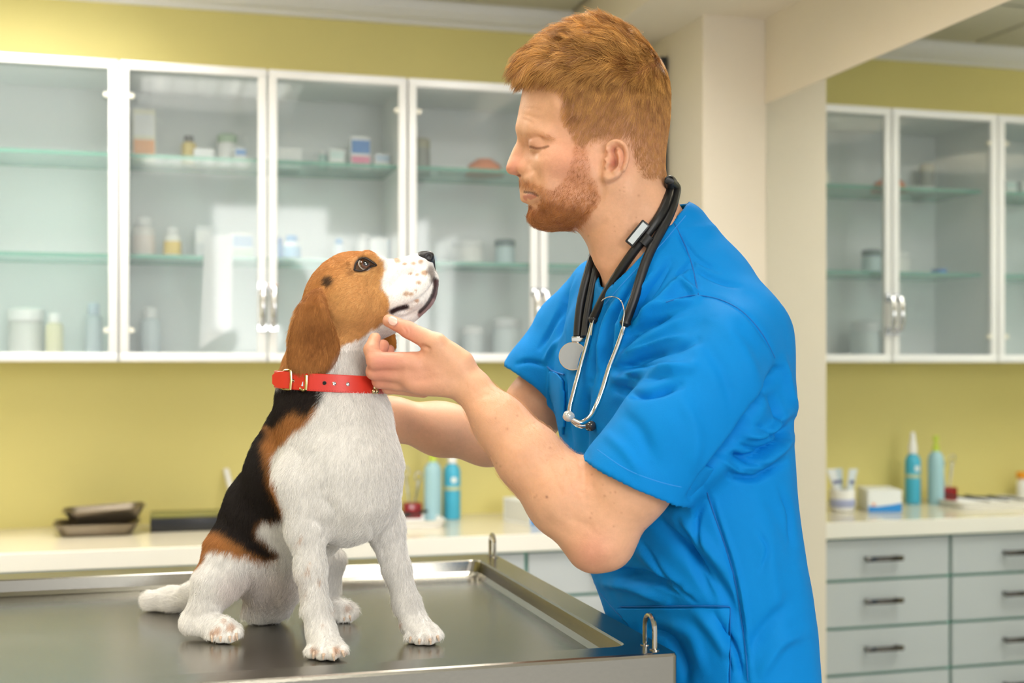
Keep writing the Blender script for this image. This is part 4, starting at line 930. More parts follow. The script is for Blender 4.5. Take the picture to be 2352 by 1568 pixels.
folds = [
 # sleeve: folds fanning from the armpit
 ([(1418, 822), (1500, 770), (1600, 720)], 22, 4.0), ([(1416, 850), (1500, 815), (1600, 780)], 14, -4.0), ([(1416, 868), (1500, 855), (1590, 840)], 18, 4.0), ([(1416, 893), (1480, 905), (1560, 885)], 14, -4.5),
 ([(1430, 800), (1470, 760), (1530, 730)], 12, -3.5), ([(1460, 740), (1520, 705), (1600, 690)], 14, 3.0), ([(1640, 730), (1700, 800), (1745, 900)], 30, 3.5), ([(1600, 760), (1660, 850), (1690, 960)], 26, -2.5),
 ([(1420, 940), (1470, 990), (1500, 1060)], 26, -2.5), ([(1380, 990), (1430, 1030), (1480, 1100)], 20, 2.0), ([(1560, 900), (1600, 1000), (1580, 1100)], 26, 2.2),
 ([(1735, 940), (1690, 1010), (1620, 1100), (1590, 1140)], 16, -7.0), ([(1783, 850), (1760, 900), (1735, 945)], 14, -5.0),
 # chest drapes from the neckline
 ([(1490, 640), (1450, 700), (1415, 790)], 18, 4.0), ([(1462, 640), (1430, 700), (1400, 790), (1385, 880)], 12, -4.5), ([(1430, 670), (1400, 740), (1375, 840)], 14, 3.5), ([(1395, 700), (1372, 780), (1355, 880)], 10, -3.5), ([(1540, 600), (1500, 660), (1440, 740)], 14, -3.5), ([(1580, 620), (1520, 690), (1460, 760)], 16, 3.0),
 ([(1310, 640), (1290, 720), (1285, 800)], 12, -3.5), ([(1330, 630), (1312, 720), (1305, 800)], 10, 3), ([(1350, 880), (1340, 960), (1345, 1050)], 14, -3), ([(1300, 860), (1300, 940), (1315, 1020)], 8, -2.5),
 # shoulder and yoke
 ([(1545, 505), (1580, 570), (1604, 676)], 8, -.8), ([(1604, 678), (1660, 690), (1720, 730), (1765, 790), (1783, 828)], 8, -.9), ([(1560, 640), (1590, 665), (1604, 678)], 12, 2.5), ([(1540, 688), (1575, 680), (1604, 678)], 8, -.8), ([(1590, 600), (1570, 620), (1550, 645)], 9, -2.5),
 # back and flank
 ([(1672, 1048), (1720, 1050), (1790, 1010), (1822, 965)], 12, -3.6), ([(1690, 1075), (1750, 1062), (1822, 1005)], 16, 3.4), ([(1680, 1090), (1740, 1095), (1800, 1060)], 14, -4.0), ([(1700, 1000), (1760, 990), (1810, 950)], 14, 4.0), ([(1765, 880), (1790, 960), (1800, 1000)], 16, -3), ([(1800, 820), (1812, 900), (1830, 950)], 14, 3),
 ([(1760, 1120), (1800, 1200), (1830, 1300)], 30, -2.5), ([(1740, 1180), (1770, 1300), (1790, 1450)], 36, 3.0), ([(1815, 1380), (1760, 1440), (1720, 1500)], 26, -4.0), ([(1850, 1450), (1790, 1480), (1740, 1560)], 24, 4),
 # side seam and belly
 ([(1622, 1120), (1645, 1190), (1680, 1300), (1702, 1420), (1716, 1568)], 9, -1.4), ([(1640, 1140), (1660, 1210), (1692, 1310), (1712, 1420), (1728, 1568)], 10, 1.4),
 ([(1500, 1180), (1560, 1250), (1640, 1330), (1700, 1440)], 24, -6.0), ([(1540, 1170), (1610, 1240), (1670, 1320)], 24, 5.0), ([(1450, 1240), (1520, 1310), (1590, 1370)], 22, 5.0), ([(1400, 1312), (1480, 1322), (1560, 1345)], 14, -4.5), ([(1380, 1340), (1450, 1345), (1530, 1380)], 16, 3.5), ([(1560, 1190), (1590, 1290), (1640, 1380)], 14, -3),
 ([(1490, 1440), (1540, 1460), (1570, 1520), (1580, 1568)], 18, -5.0), ([(1520, 1430), (1590, 1450), (1620, 1540)], 20, 4.0), ([(1600, 1400), (1640, 1440), (1690, 1520)], 16, 3.0), ([(1660, 1440), (1690, 1500), (1705, 1560)], 12, -3.5),
 # sharp little wrinkles
 ([(1425, 838), (1470, 842), (1530, 832)], 7, -2.0), ([(1422, 858), (1480, 870), (1540, 862)], 7, -2.0), ([(1440, 770), (1490, 742), (1550, 722)], 7, -2.0), ([(1450, 810), (1510, 788), (1570, 770)], 7, 1.8), ([(1690, 1040), (1720, 1062), (1760, 1068)], 7, -2.6), ([(1700, 1022), (1740, 1030), (1780, 1016)], 7, -2.2), ([(1665, 1060), (1700, 1085), (1750, 1090)], 8, 2.2), ([(1740, 980), (1770, 1000), (1815, 985)], 7, -2),
 ([(1620, 1150), (1600, 1200), (1610, 1260)], 9, -2.2), ([(1430, 1330), (1500, 1338), (1570, 1368)], 7, -2), ([(1520, 1200), (1580, 1270), (1640, 1350)], 8, -2.4), ([(1480, 1250), (1540, 1330), (1600, 1385)], 8, -2), ([(1640, 1400), (1668, 1470), (1680, 1540)], 8, -2.2), ([(1740, 1220), (1760, 1260), (1750, 1310)], 9, -1.4), ([(1790, 1120), (1815, 1180), (1822, 1250)], 10, -1.6), ([(1560, 540), (1600, 590), (1650, 620)], 8, -1.6), ([(1590, 610), (1640, 640), (1700, 660)], 9, -1.4), ([(1350, 700), (1340, 760), (1332, 830)], 6, -1.8), ([(1410, 720), (1392, 790), (1380, 850)], 6, -1.8), ([(1290, 700), (1262, 760), (1240, 800)], 8, -2.2), ([(1300, 760), (1270, 800), (1250, 830)], 8, 2.0),
 # cuffs
 ([(1250, 838), (1215, 830), (1190, 836)], 8, -2.0), ([(1262, 850), (1266, 920), (1290, 1010)], 6, 2.0)]
zone_n = Ps[:, 1] < 1.60
Ps = crease(Ps, Ns, [(f[0], f[1] * .62, f[2] * (2.7 if f[1] < 20 else 1.5)) for f in folds])
Ns = vnormals(Ps, Fs)
_r = Ps * np.array([1., 1., .45]) + Ps[:, [2, 0, 1]] * np.array([.35, 0, 0])
Ps = Ps + Ns * (vnoise(_r, 22, 8) * .0016 + vnoise(_r, 60, 9) * .0007)[:, None]
m_scrub = mat('scrub_cotton', (0, 128, 206), .7, spec=.15, noise=(30, .03), bump=(900, .25))
top = link('scrub_top', np_mesh('scrub_top', Ps - MBASE, Fs, m_scrub), man)
shirt = BVHTree.FromPolygons(Ps.tolist(), Fs.tolist())

# ---- trousers and shoes (below the frame)
vt = Vox((.02, 1.28, .0), (.50, 1.80, .80), .006)
hx, hy = .255, 1.53
vt.ell((hx, hy, .74), (.125, .15, .14), k=.03)
for s in (-1, 1):
    ax_, ay_ = hx + LAT[0] * .085 * s, hy + LAT[1] * .085 * s
    vt.cone((ax_, ay_, .74), (ax_ + .01, ay_, .42), .098, .072, .03); vt.cone((ax_ + .01, ay_, .42), (ax_ + .02, ay_, .085), .072, .062, .02)
tc = lambda x, y, z: np.maximum(z - .765, .075 - z) + 0 * x + 0 * y
vt.op(tc, (.02, 1.28, .0), (.50, 1.80, .80), 0, 'i', 0)
Pt, Ft = vt.mesh(); link('trousers', np_mesh('trousers', relax(Pt, Ft, 2) - MBASE, Ft, m_scrub), man)
for s in (-1, 1):
    b = np.array([hx + LAT[0] * .085 * s + .02, hy + LAT[1] * .085 * s, 0.]); vv = Vox(b + [-.26, -.17, -.004], b + [.12, .1, .12], .005)
    vv.cone(b + [.02, .01, .035], b + np.append(FWD * .15, .03), .04, .036, .02); vv.cone(b + [.0, 0, .05], b + [0, 0, .095], .042, .04, .02)
    vv.op(lambda x, y, z: -z + .001 + 0 * x + 0 * y, b - .3, b + .3, 0, 'i' if False else 'c', 0) if False else None
    vv.f = np.maximum(vv.f, (.001 - vv.ax[2])[None, None, :].astype(np.float32))
    Pz, Fz = vv.mesh(); link('shoe', np_mesh('shoe', relax(Pz, Fz, 2) - MBASE, Fz, mat('white_clog', (230, 230, 228), .4)), man)

# ---- body: head, neck, arms, torso in one mesh
HM = 1.520
vh = Vox((-.016, 1.415, 1.245), (.245, 1.628, 1.618), .0014)
main = [(1203, 189), (1196, 230), (1189, 264), (1188, 285), (1193, 303), (1200, 318), (1203, 345), (1202, 375), (1198, 398), (1194, 410), (1194, 420), (1198, 430), (1203, 438), (1204, 446), (1205, 456), (1212, 466), (1217, 476), (1214, 494), (1220, 508), (1236, 520), (1265, 526), (1300, 524), (1326, 528), (1342, 548), (1364, 572), (1386, 602), (1384, 650), (1376, 700), (1392, 760), (1560, 760), (1625, 600), (1604, 540), (1572, 492), (1540, 440), (1527, 398), (1527, 356), (1532, 314), (1537, 270), (1536, 215), (1524, 165), (1496, 122), (1452, 88), (1392, 67), (1330, 71), (1278, 94), (1238, 125), (1214, 158)]
vh.inflate(main, HM, [(1215, 230, .056), (1212, 285, .056), (1290, 250, .069), (1400, 170, .074), (1500, 250, .071), (1380, 90, .070), (1218, 330, .050), (1270, 385, .062), (1350, 400, .067), (1430, 400, .066), (1215, 430, .036), (1260, 450, .052), (1310, 480, .057), (1232, 500, .030), (1390, 520, .055), (1450, 640, .064), (1500, 440, .058)],
           [(1215, 230, .055), (1212, 285, .050), (1400, 170, .072), (1500, 250, .072), (1380, 90, .066), (1218, 330, .046), (1270, 385, .052), (1350, 400, .060), (1215, 430, .034), (1232, 500, .026), (1310, 500, .030), (1390, 560, .045), (1450, 640, .05), (1520, 440, .048)], .01)
vh.inflate([(1203, 310), (1193, 316), (1179, 340), (1168, 366), (1161, 386), (1165, 397), (1178, 402), (1192, 402), (1204, 405), (1222, 400), (1226, 384), (1220, 360), (1216, 335), (1214, 318)], HM, [(1200, 322, .0085), (1182, 350, .0095), (1170, 386, .0125), (1212, 388, .0165)], [(1200, 322, .009), (1182, 350, .0095), (1170, 386, .0095), (1212, 388, .008)], .009)
ch = vh.chain
for s in (-1, 1):
    ch([(1206, 389, HM + s * .0135, 13)], .006)
    ch([(1186, 400, HM + s * .0065, 4), (1198, 401, HM + s * .010, 5)], .003, mode='c')
    ch([(1222, 322, HM + s * .038, 17), (1240, 328, HM + s * .052, 15)], .014, mode='c')
    ch([(1203, 299, HM + s * .012, 12), (1228, 301, HM + s * .034, 9), (1256, 309, HM + s * .050, 7)], .016)
    vh.ell(Q(1240, 331, HM + s * .0335), (.0130, .0135, .0125), k=.004)
    ch([(1262, 372, HM + s * .046, 24), (1310, 372, HM + s * .058, 18)], .02)
    ch([(1252, 424, HM + s * .034, 20)], .03)
    ch([(1206, 453, HM, 8), (1232, 451, HM + s * .022, 5)], .007); ch([(1204, 436, HM, 6), (1230, 444, HM + s * .022, 4)], .007)
    # sternomastoid
    ch([(1425, 440, HM + s * .050, 22), (1390, 590, HM + s * .020, 22)], .03)
# ears
ear_o = [(1396, 330), (1408, 322), (1422, 321), (1436, 329), (1445, 346), (1443, 370), (1434, 392), (1422, 408), (1402, 417), (1388, 419), (1383, 405), (1388, 385), (1391, 360)]
for s in (-1, 1):
    def ey(X, Z, s=s):
        if X is None: return HM + s * .0725
        q = 1176 + FPX * X / (HM + s * .0725)
        return (HM + s * (.0690 + .0085 * sstep(1385, 1448, q))).astype(np.float32)
    vh.inflate(ear_o, ey, [(1410, 350, .0058), (1400, 405, .0050)], [(1410, 350, .006)], .006)
Ph, Fh = vh.mesh(); Ph = relax(Ph, Fh, 2); Nh = vnormals(Ph, Fh); pxh = toPx(Ph)
earz = (poly_sd(pxh, smooth_poly(ear_o)) < 1.0) & (Ph[:, 1] < HM - .058)
Ph = crease(Ph, Nh, [
 ([(1206, 441), (1220, 443), (1236, 449)], 3.2, -3.4), ([(1214, 318), (1235, 314), (1262, 326)], 3.5, -1.6), ([(1218, 338), (1236, 342), (1259, 337)], 2.2, -1.8), ([(1222, 352), (1242, 360), (1266, 352)], 8, -.6),
 ([(1224, 380), (1234, 404), (1242, 425)], 8, -1.3), ([(1214, 400), (1220, 392), (1219, 376)], 5, -1.0), ([(1202, 262), (1222, 268), (1240, 275)], 3, -.5), ([(1200, 272), (1216, 280), (1230, 290)], 3, -.5), ([(1205, 248), (1230, 250), (1250, 258)], 3, -.4),
 ([(1216, 468), (1228, 470), (1240, 462)], 6, -1.5), ([(1300, 515), (1340, 490), (1370, 440)], 16, -1.5), ([(1330, 540), (1360, 530), (1400, 500)], 14, -2.0), ([(1380, 420), (1384, 440), (1376, 460)], 8, -1.5), ([(1372, 345), (1374, 380), (1372, 410)], 8, -1.2), ([(1455, 420), (1440, 500), (1410, 580)], 18, 1.5)], zone=~earz)
_Pr = relax(Ph, Fh, 4, .6); Ph = np.where(earz[:, None], Ph, _Pr); Nh = vnormals(Ph, Fh)
Ph = crease(Ph, Nh, [
 ([(1397, 345), (1400, 333), (1414, 326), (1430, 331), (1439, 347), (1438, 370), (1430, 390)], 4.0, 3.90, 1), ([(1406, 341), (1418, 336), (1430, 346), (1431, 368), (1424, 388)], 3.6, -3.90, 1),
 ([(1420, 350), (1424, 365), (1420, 383), (1410, 394)], 4.2, 2.70, 1), ([(1407, 350), (1411, 362), (1412, 378), (1404, 386)], 6.0, -7.50, 1), ([(1404, 345), (1409, 340), (1414, 346)], 3.0, -3.00, 1), ([(1393, 366), (1397, 374), (1393, 384)], 4.0, 3.30, 1), ([(1392, 408), (1404, 408), (1416, 402)], 6, 1.80, 1)], zone=earz)
# ---- near arm and hand
va = Vox((-.168, 1.295, .955), (.225, 1.505, 1.285), .0014)
ca = va.chain
ca([(1378, 1216, 1.380, 74), (1441, 1108, 1.376, 95), (1560, 965, 1.378, 96)], .02)
ca([(1374, 1220, 1.380, 76), (1300, 1142, 1.392, 86), (1215, 1050, 1.406, 71), (1150, 972, 1.421, 56), (1092, 902, 1.434, 43)], .02)
ca([(1360, 1262, 1.384, 36), (1392, 1252, 1.382, 40)], .03)
va.inflate([(1112, 912), (1128, 882), (1102, 846), (1062, 803), (1012, 778), (982, 788), (968, 808), (930, 812), (914, 838), (916, 872), (928, 893), (956, 908), (1030, 912), (1062, 922)], 1.437, [(1090, 890, .019), (1030, 850, .018), (950, 850, .014)], [(1090, 890, .020), (1030, 850, .018), (950, 850, .013)], .010)
FING = {'index': [(948, 831, 1.431, 23), (862, 828, 1.424, 20), (853, 803, 1.428, 17), (861, 777, 1.436, 14)],
        'middle': [(944, 860, 1.436, 22), (860, 853, 1.434, 18.5), (862, 822, 1.446, 16), (880, 793, 1.456, 14)],
        'ring': [(954, 882, 1.445, 20), (872, 874, 1.446, 17), (874, 838, 1.459, 15), (894, 804, 1.468, 13)],
        'pinky': [(972, 896, 1.455, 17.5), (892, 889, 1.460, 14.5), (896, 858, 1.473, 13), (908, 832, 1.479, 11.5)],
        'thumb': [(1052, 836, 1.434, 36), (1002, 790, 1.428, 25), (937, 757, 1.434, 18.5), (893, 736, 1.447, 15)]}
for nm, fg in FING.items():
    P = [(Q(*p[:3]), p[3] * p[2] / FPX) for p in fg]
    fn = cones(fg)
    def seg(x, y, z, P=P):
        out = None
        for (a, ra), (b, rb) in zip(P, P[1:]):
            ba = b - a; L = float(ba @ ba); X, Y, Z = x - a[0], y - a[1], z - a[2]; h = np.clip((X * ba[0] + Y * ba[1] + Z * ba[2]) / L, 0, 1)
            d = np.sqrt((X - ba[0] * h) ** 2 + (Y - ba[1] * h) ** 2 + (Z - ba[2] * h) ** 2) - (ra + (rb - ra) * h); out = d if out is None else smin(out, d, .004)
        return out
    A = np.array([p[0] for p in P]); va.op(seg, A.min(0) - .03, A.max(0) + .03, .0045 if nm != 'thumb' else .008, 'u', 0)
Pa, Fa = va.mesh(); Pa = relax(Pa, Fa, 2); Na = vnormals(Pa, Fa)
Pa = crease(Pa, Na, [
 ([(1336, 1062), (1341, 1095), (1337, 1125)], 9, -2.6), ([(1360, 1055), (1368, 1090), (1362, 1120)], 22, 1.2), ([(1230, 1190), (1290, 1215), (1350, 1225)], 20, -2.0), ([(1300, 1180), (1340, 1205), (1370, 1215)], 14, -1.8), ([(1360, 1262), (1400, 1265), (1430, 1240)], 18, 1.5),
 ([(926, 750), (934, 764), (930, 774)], 2.4, -.8), ([(936, 748), (942, 760), (940, 772)], 2.2, -.7), ([(984, 800), (978, 797), (970, 795)], 4, -3), ([(858, 800), (868, 802), (874, 806)], 2, -.5), ([(852, 798), (864, 795)], 2, -.4),
 ([(920, 815), (926, 830), (924, 846)], 10, .8), ([(1010, 830), (970, 842), (935, 850)], 10, .8), ([(1020, 860), (980, 872), (930, 878)], 8, -.8), ([(1080, 940), (1100, 915), (1130, 900)], 8, -1.0), ([(895, 752), (904, 742), (912, 733)], 6, .3)])
Pa = Pa + vnormals(Pa, Fa) * (vnoise(Pa, 120, 12) * .00025)[:, None]
# ---- far arm and hand
vf = Vox((-.35, 1.535, 1.045), (.12, 1.735, 1.245), .0022)
cf = vf.chain
cf([(1330, 790, 1.665, 62), (1232, 930, 1.672, 66), (1190, 1000, 1.676, 60)], .02)
cf([(1195, 995, 1.676, 62), (1120, 1002, 1.660, 62), (1010, 985, 1.635, 56), (900, 962, 1.610, 44), (830, 945, 1.600, 36)], .02)
cf([(830, 942, 1.600, 34), (760, 920, 1.590, 36), (720, 905, 1.585, 33)], .015)
for k in range(4): cf([(735, 892 + 12 * k, 1.580, 15), (690, 885 + 12 * k, 1.572, 14), (660, 888 + 9 * k, 1.556, 12.5), (652, 893 + 7 * k, 1.544, 10)], .004)
cf([(770, 905, 1.585, 20), (745, 868, 1.572, 15), (735, 850, 1.566, 12)], .008)
Pf, Ff = vf.mesh(); Pf = relax(Pf, Ff, 2)
# ---- torso under the cloth
vb = Vox((.0, 1.33, .70), (.40, 1.75, 1.40), .006)
vb.op(loft(-.022), (.0, 1.33, .70), (.40, 1.75, 1.40), .001); vb.chain([(1540, 580, 1.510, 64), (1622, 685, 1.490, 66), (1668, 795, 1.42, 68)], .03); vb.chain([(1490, 605, 1.56, 60), (1400, 675, 1.635, 62), (1370, 730, 1.655, 55)], .04)
vb.f = np.maximum(vb.f, -np.maximum(np.maximum(-pN(vb.ax[0][:, None, None], vb.ax[1][None, :, None], vb.ax[2][None, None, :]) - .004, -pF(vb.ax[0][:, None, None], vb.ax[1][None, :, None], vb.ax[2][None, None, :]) - .004), -1).astype(np.float32))
Pb, Fb = vb.mesh(); Pb = relax(Pb, Fb, 2)
Pm = np.concatenate([Ph, Pa, Pf, Pb]); Fm = np.concatenate([Fh, Fa + len(Ph), Ff + len(Ph) + len(Pa), Fb + len(Ph) + len(Pa) + len(Pf)])
Nm = vnormals(Pm, Fm); pm = toPx(Pm)
SKIN = (222, 170, 136)
cm = np.tile(lin(SKIN), (len(Pm), 1)); bl_ = (1 + .06 * vnoise(Pm, 45, 20) + .03 * vnoise(Pm, 200, 21))[:, None]; cm = cm * bl_
ih = np.zeros(len(Pm), bool); ih[:len(Ph)] = True; ia = np.zeros(len(Pm), bool); ia[len(Ph):len(Ph) + len(Pa)] = True
def blob(x, y, r, soft=1.0): return np.exp(-((pm[:, 0] - x) ** 2 + (pm[:, 1] - y) ** 2) / (r * r))
for (x, y, r, c3, a, msk) in ((1185, 375, 26, (218, 140, 116), .5, ih), (1170, 390, 16, (212, 128, 108), .4, ih), (1300, 370, 60, (228, 150, 122), .5, ih), (1420, 360, 30, (226, 148, 124), .4, ih), (1409, 374, 9, (170, 92, 76), .75, ih), (1409, 345, 6, (170, 92, 76), .6, ih), (1220, 330, 20, (190, 130, 104), .5, ih), (1240, 430, 40, (205, 150, 112), .4, ih),
                            (930, 760, 50, (222, 142, 122), .7, ia), (880, 830, 50, (216, 136, 116), .7, ia), (960, 870, 60, (212, 142, 118), .5, ia), (865, 880, 40, (210, 132, 112), .6, ia), (1360, 1270, 50, (218, 142, 122), .5, ia), (1330, 1100, 40, (222, 158, 128), .3, ia)):
    cm = paint(cm, a * blob(x, y, r) * msk, c3)
def mreg(poly, soft, msk, it=2): return (1 - sstep(-soft, soft, poly_sd(pm, smooth_poly(poly, it)) + vnoise(Pm, 150, 22) * 4)) * msk
HAIRP = [(1190, 200), (1203, 186), (1226, 178), (1254, 180), (1282, 198), (1297, 232), (1292, 268), (1312, 304), (1322, 330), (1352, 340), (1358, 322), (1392, 318), (1420, 312), (1444, 322), (1456, 362), (1468, 398), (1500, 412), (1545, 408), (1575, 300), (1575, 100), (1400, 0), (1200, 20), (1130, 150)]
hmask = mreg(HAIRP, 14, ih & ~((poly_sd(pm, smooth_poly(ear_o)) < 2) & ih & (Pm[:, 1] < HM - .06)))
low_h = sstep(200, 330, pm[:, 1]) 
cm = paint(cm, hmask * (.85 - .5 * low_h), (158, 102, 58))
BEARD = [(1316, 330), (1352, 340), (1356, 405), (1374, 430), (1382, 452), (1366, 476), (1346, 502), (1326, 526), (1270, 536), (1222, 524), (1206, 496), (1212, 470), (1226, 474), (1240, 478), (1238, 462), (1242, 448), (1236, 440), (1205, 432), (1188, 424), (1190, 408), (1215, 412), (1240, 424), (1262, 436), (1290, 420), (1308, 396), (1314, 360)]
bmask = mreg(BEARD, 7, ih)
cm = paint(cm, .38 * bmask, (182, 114, 70))
lipm = mreg([(1202, 444), (1220, 446), (1234, 450), (1222, 457), (1207, 460), (1200, 452)], 2, ih); cm = paint(cm, .75 * lipm, (196, 116, 104))
cm = paint(cm, .8 * (1 - sstep(1.5, 4, line_d(pm, spline([(1205, 441), (1220, 443), (1235, 449)], 4)))) * ih, (92, 44, 38))
cm = paint(cm, .7 * (1 - sstep(1.2, 4, line_d(pm, spline([(1218, 337), (1236, 341), (1259, 336)], 4)))) * ih * (Pm[:, 1] < HM), (120, 72, 52))
cm = paint(cm, .8 * (1 - sstep(3, 7, np.hypot(pm[:, 0] - 1192, (pm[:, 1] - 403) * 1.6))) * ih, (120, 60, 50))
nail = 1 - sstep(-1.5, 1.5, poly_sd(pm, smooth_poly([(889, 729), (900, 725), (912, 733), (915, 742), (905, 750), (893, 744)]))); cm = paint(cm, .75 * nail * ia, (240, 200, 190))
cm = paint(cm, .6 * (1 - sstep(1.0, 2.6, line_d(pm, np.array([(905, 751), (914, 743), (911, 733)])))) * ia, (190, 120, 104))
for k in range(46):
    x, y = R.choice([(R.uniform(1100, 1300), R.uniform(950, 1180)), (R.uniform(1350, 1500), R.uniform(1080, 1220)), (R.uniform(1330, 1500), R.uniform(430, 560))]); cm = paint(cm, .35 * blob(x, y, R.uniform(1.6, 3)), (150, 90, 62))
cm = paint(cm, .8 * blob(1256, 1141, 3) * ia, (110, 66, 50))
m_skin = mat('skin', (226, 164, 130), .48, attr='paint', sss=.12, spec=.35, bump=(700, .18), noise=(320, .07))
link('body', np_mesh('body', Pm - MBASE, Fm, m_skin, cm), man)
bodyt = BVHTree.FromPolygons(Pm.tolist(), Fm.tolist())
# ---- hair
m_hair = mat('ginger_hair', (170, 100, 50), .42, attr='paint', spec=.4)
Hn = Nm[:len(Ph)]; Pq = Pm[:len(Ph)]
hw = hmask[:len(Ph)]
p0, n0, hq = scatter(Pq, Fh, Hn, 60000, np.where(hw > .10, hw ** 1.4, 0), (hw,))
q0 = toPx(p0); N0 = len(p0)
topw = sstep(215, 120, q0[:, 1]) * sstep(-.2, .5, n0[:, 2] + .35)         # long on top, clipped at the sides
fade = sstep(390, 200, q0[:, 1])
ln = (.004 + .007 * fade) * (1 - topw) + topw * RNG.uniform(.026, .040, N0)
ln *= RNG.uniform(.75, 1.2, N0) * (.35 + .65 * np.clip(hq * 1.3, 0, 1))
front = sstep(1330, 1220, q0[:, 0])
flow = np.stack([-.35 - .65 * topw, 0 * topw, -1 + 1.0 * topw], 1)
crown = sstep(1420, 1540, q0[:, 0]); flow[:, 2] -= crown * .5; flow[:, 0] += crown * (1 - topw) * .45; topw = topw * (1 - .75 * sstep(1440, 1530, q0[:, 0])); front = front * 1.0; ln = ln * (1 - .55 * sstep(1420, 1520, q0[:, 0]) * sstep(.012, .03, ln)) * (1 + .35 * front * topw)
cl = np.stack([vnoise(p0, 75, 31), vnoise(p0, 75, 32), vnoise(p0, 75, 33)], 1) * (.25 + .75 * topw)[:, None]
flow = unit(flow + cl * .8 + RNG.normal(0, .14, (N0, 3)))
flow = unit(flow - n0 * (flow * n0).sum(1, keepdims=True) + 1e-6)
lift0 = .35 * (1 - topw) + topw * (.95 + .1 * front); K = 6; pts = [p0 - n0 * .0006]; cur = p0.copy()
wave = np.stack([vnoise(p0, 130, 41), vnoise(p0, 130, 42), vnoise(p0, 130, 43)], 1)
for k in range(1, K):
    u = k / (K - 1); d = unit(flow + n0 * (lift0 * (1 - .95 * u))[:, None] + wave * (.85 * topw * math.sin(u * 5.2))[:, None] + np.array([0, 0, -.22]) * (topw * front * u)[:, None])
    cur = cur + d * (ln / (K - 1))[:, None]; pts.append(cur)
pts = np.stack(pts, 1)
from mathutils import kdtree as _kd
nc = 1500; cen = RNG.choice(N0, nc, False); kd = _kd.KDTree(nc)
for _i, _c in enumerate(cen): kd.insert(Vector(p0[_c]), _i)
kd.balance(); own = cen[np.array([kd.find(Vector(q))[1] for q in p0])]
uu = np.linspace(0, 1, K)[None, :, None]; gd = pts[own]; pts = pts + (gd - pts) * (uu ** 1.3) * (.25 + .5 * topw)[:, None, None] * RNG.uniform(.4, 1.1, (N0, 1, 1))
ctone = RNG.normal(0, 1, N0)[own]
rad = np.tile(np.linspace(1, .35, K) * .00010, (N0, 1)) * (1 + .5 * topw)[:, None]
tone = np.clip(.5 + .3 * vnoise(p0, 160, 44) + (.10 + .18 * topw) * ctone + RNG.normal(0, .2, N0), 0, 1)[:, None]
hc_ = lin((128, 78, 30)) * (1 - tone) + lin((240, 184, 104)) * tone
side = ((1 - topw) * sstep(180, 330, q0[:, 1]))[:, None]; hc_ = hc_ * (1 - .55 * side) + lin((196, 140, 92)) * .55 * side
strands('hair', pts - MBASE, rad, hc_, m_hair, man)
# beard
bw = bmask[:len(Ph)]
p0, n0 = scatter(Pq, Fh, Hn, 10500, np.where(bw > .3, bw * (.35 + .65 * sstep(400, 490, pxh[:, 1])), 0)); q0 = toPx(p0); N0 = len(p0)
flow = np.tile(np.array([-.45, 0, -.9]), (N0, 1)); ck = sstep(1330, 1240, q0[:, 0]) * sstep(460, 500, q0[:, 1]); flow[:, 0] += -.2 * ck
mo = (q0[:, 1] < 440) & (q0[:, 0] < 1250); flow[mo] = np.array([-.3, 0, -1]); flow[:, 1] += .0
flow = unit(flow + RNG.normal(0, .35, (N0, 3))); flow = unit(flow - n0 * (flow * n0).sum(1, keepdims=True))
ln = (.0042 + .005 * sstep(430, 510, q0[:, 1])) * RNG.uniform(.6, 1.3, N0); d1 = unit(flow + n0 * .55); d2 = unit(flow + n0 * .15)
pts = np.stack([p0 - n0 * .0004, p0 + d1 * (ln * .5)[:, None], p0 + (d1 + d2) * (ln * .5)[:, None]], 1); rad = np.tile(np.array([1, .8, .3]) * .0001, (N0, 1))
tone = np.clip(.45 + .4 * vnoise(p0, 180, 54) + RNG.normal(0, .2, N0), 0, 1)[:, None]
strands('beard', pts - MBASE, rad, lin((152, 88, 40)) * (1 - tone) + lin((222, 156, 94)) * tone, m_hair, man)
# eyebrows, lashes
ew = np.exp(-(line_d(pxh, spline([(1196, 303), (1215, 303), (1240, 306), (1266, 318)], 5)) / 5) ** 2) * (np.abs(Ph[:, 1] - HM) > .006)
p0, n0 = scatter(Pq, Fh, Hn, 800, np.where(ew > .25, ew, 0)); N0 = len(p0); flow = unit(np.tile(np.array([.8, 0, -.25]), (N0, 1)) + RNG.normal(0, .25, (N0, 3))); d1 = unit(flow + n0 * .25)
pts = np.stack([p0 - n0 * .0004, p0 + d1 * .003, p0 + d1 * .006 + np.array([0, 0, -.0006])], 1); strands('eyebrows', pts - MBASE, np.tile(np.array([1, .8, .3]) * .00009, (N0, 1)), np.tile(lin((214, 158, 106)), (N0, 1)) * RNG.uniform(.8, 1.15, (N0, 1)), m_hair, man)
lp = spline([(1219, 339), (1236, 343), (1258, 338)], 14); root = np.array([r for r in (hit(bodyt, q[0], q[1]) for q in lp) if r is not None]); root = np.repeat(root, 3, 0) + RNG.normal(0, .0004, (len(root) * 3, 3))
dl = unit(np.tile(np.array([-.45, -.5, -.8]), (len(root), 1)) + RNG.normal(0, .15, root.shape)); pts = np.stack([root, root + dl * .003, root + dl * .0058 + np.array([-.001, 0, .0006])], 1)
strands('eyelashes', pts - MBASE, np.tile(np.array([1, .8, .3]) * .00008, (len(root), 1)), np.tile(lin((190, 150, 110)), (len(root), 1)), m_hair, man)
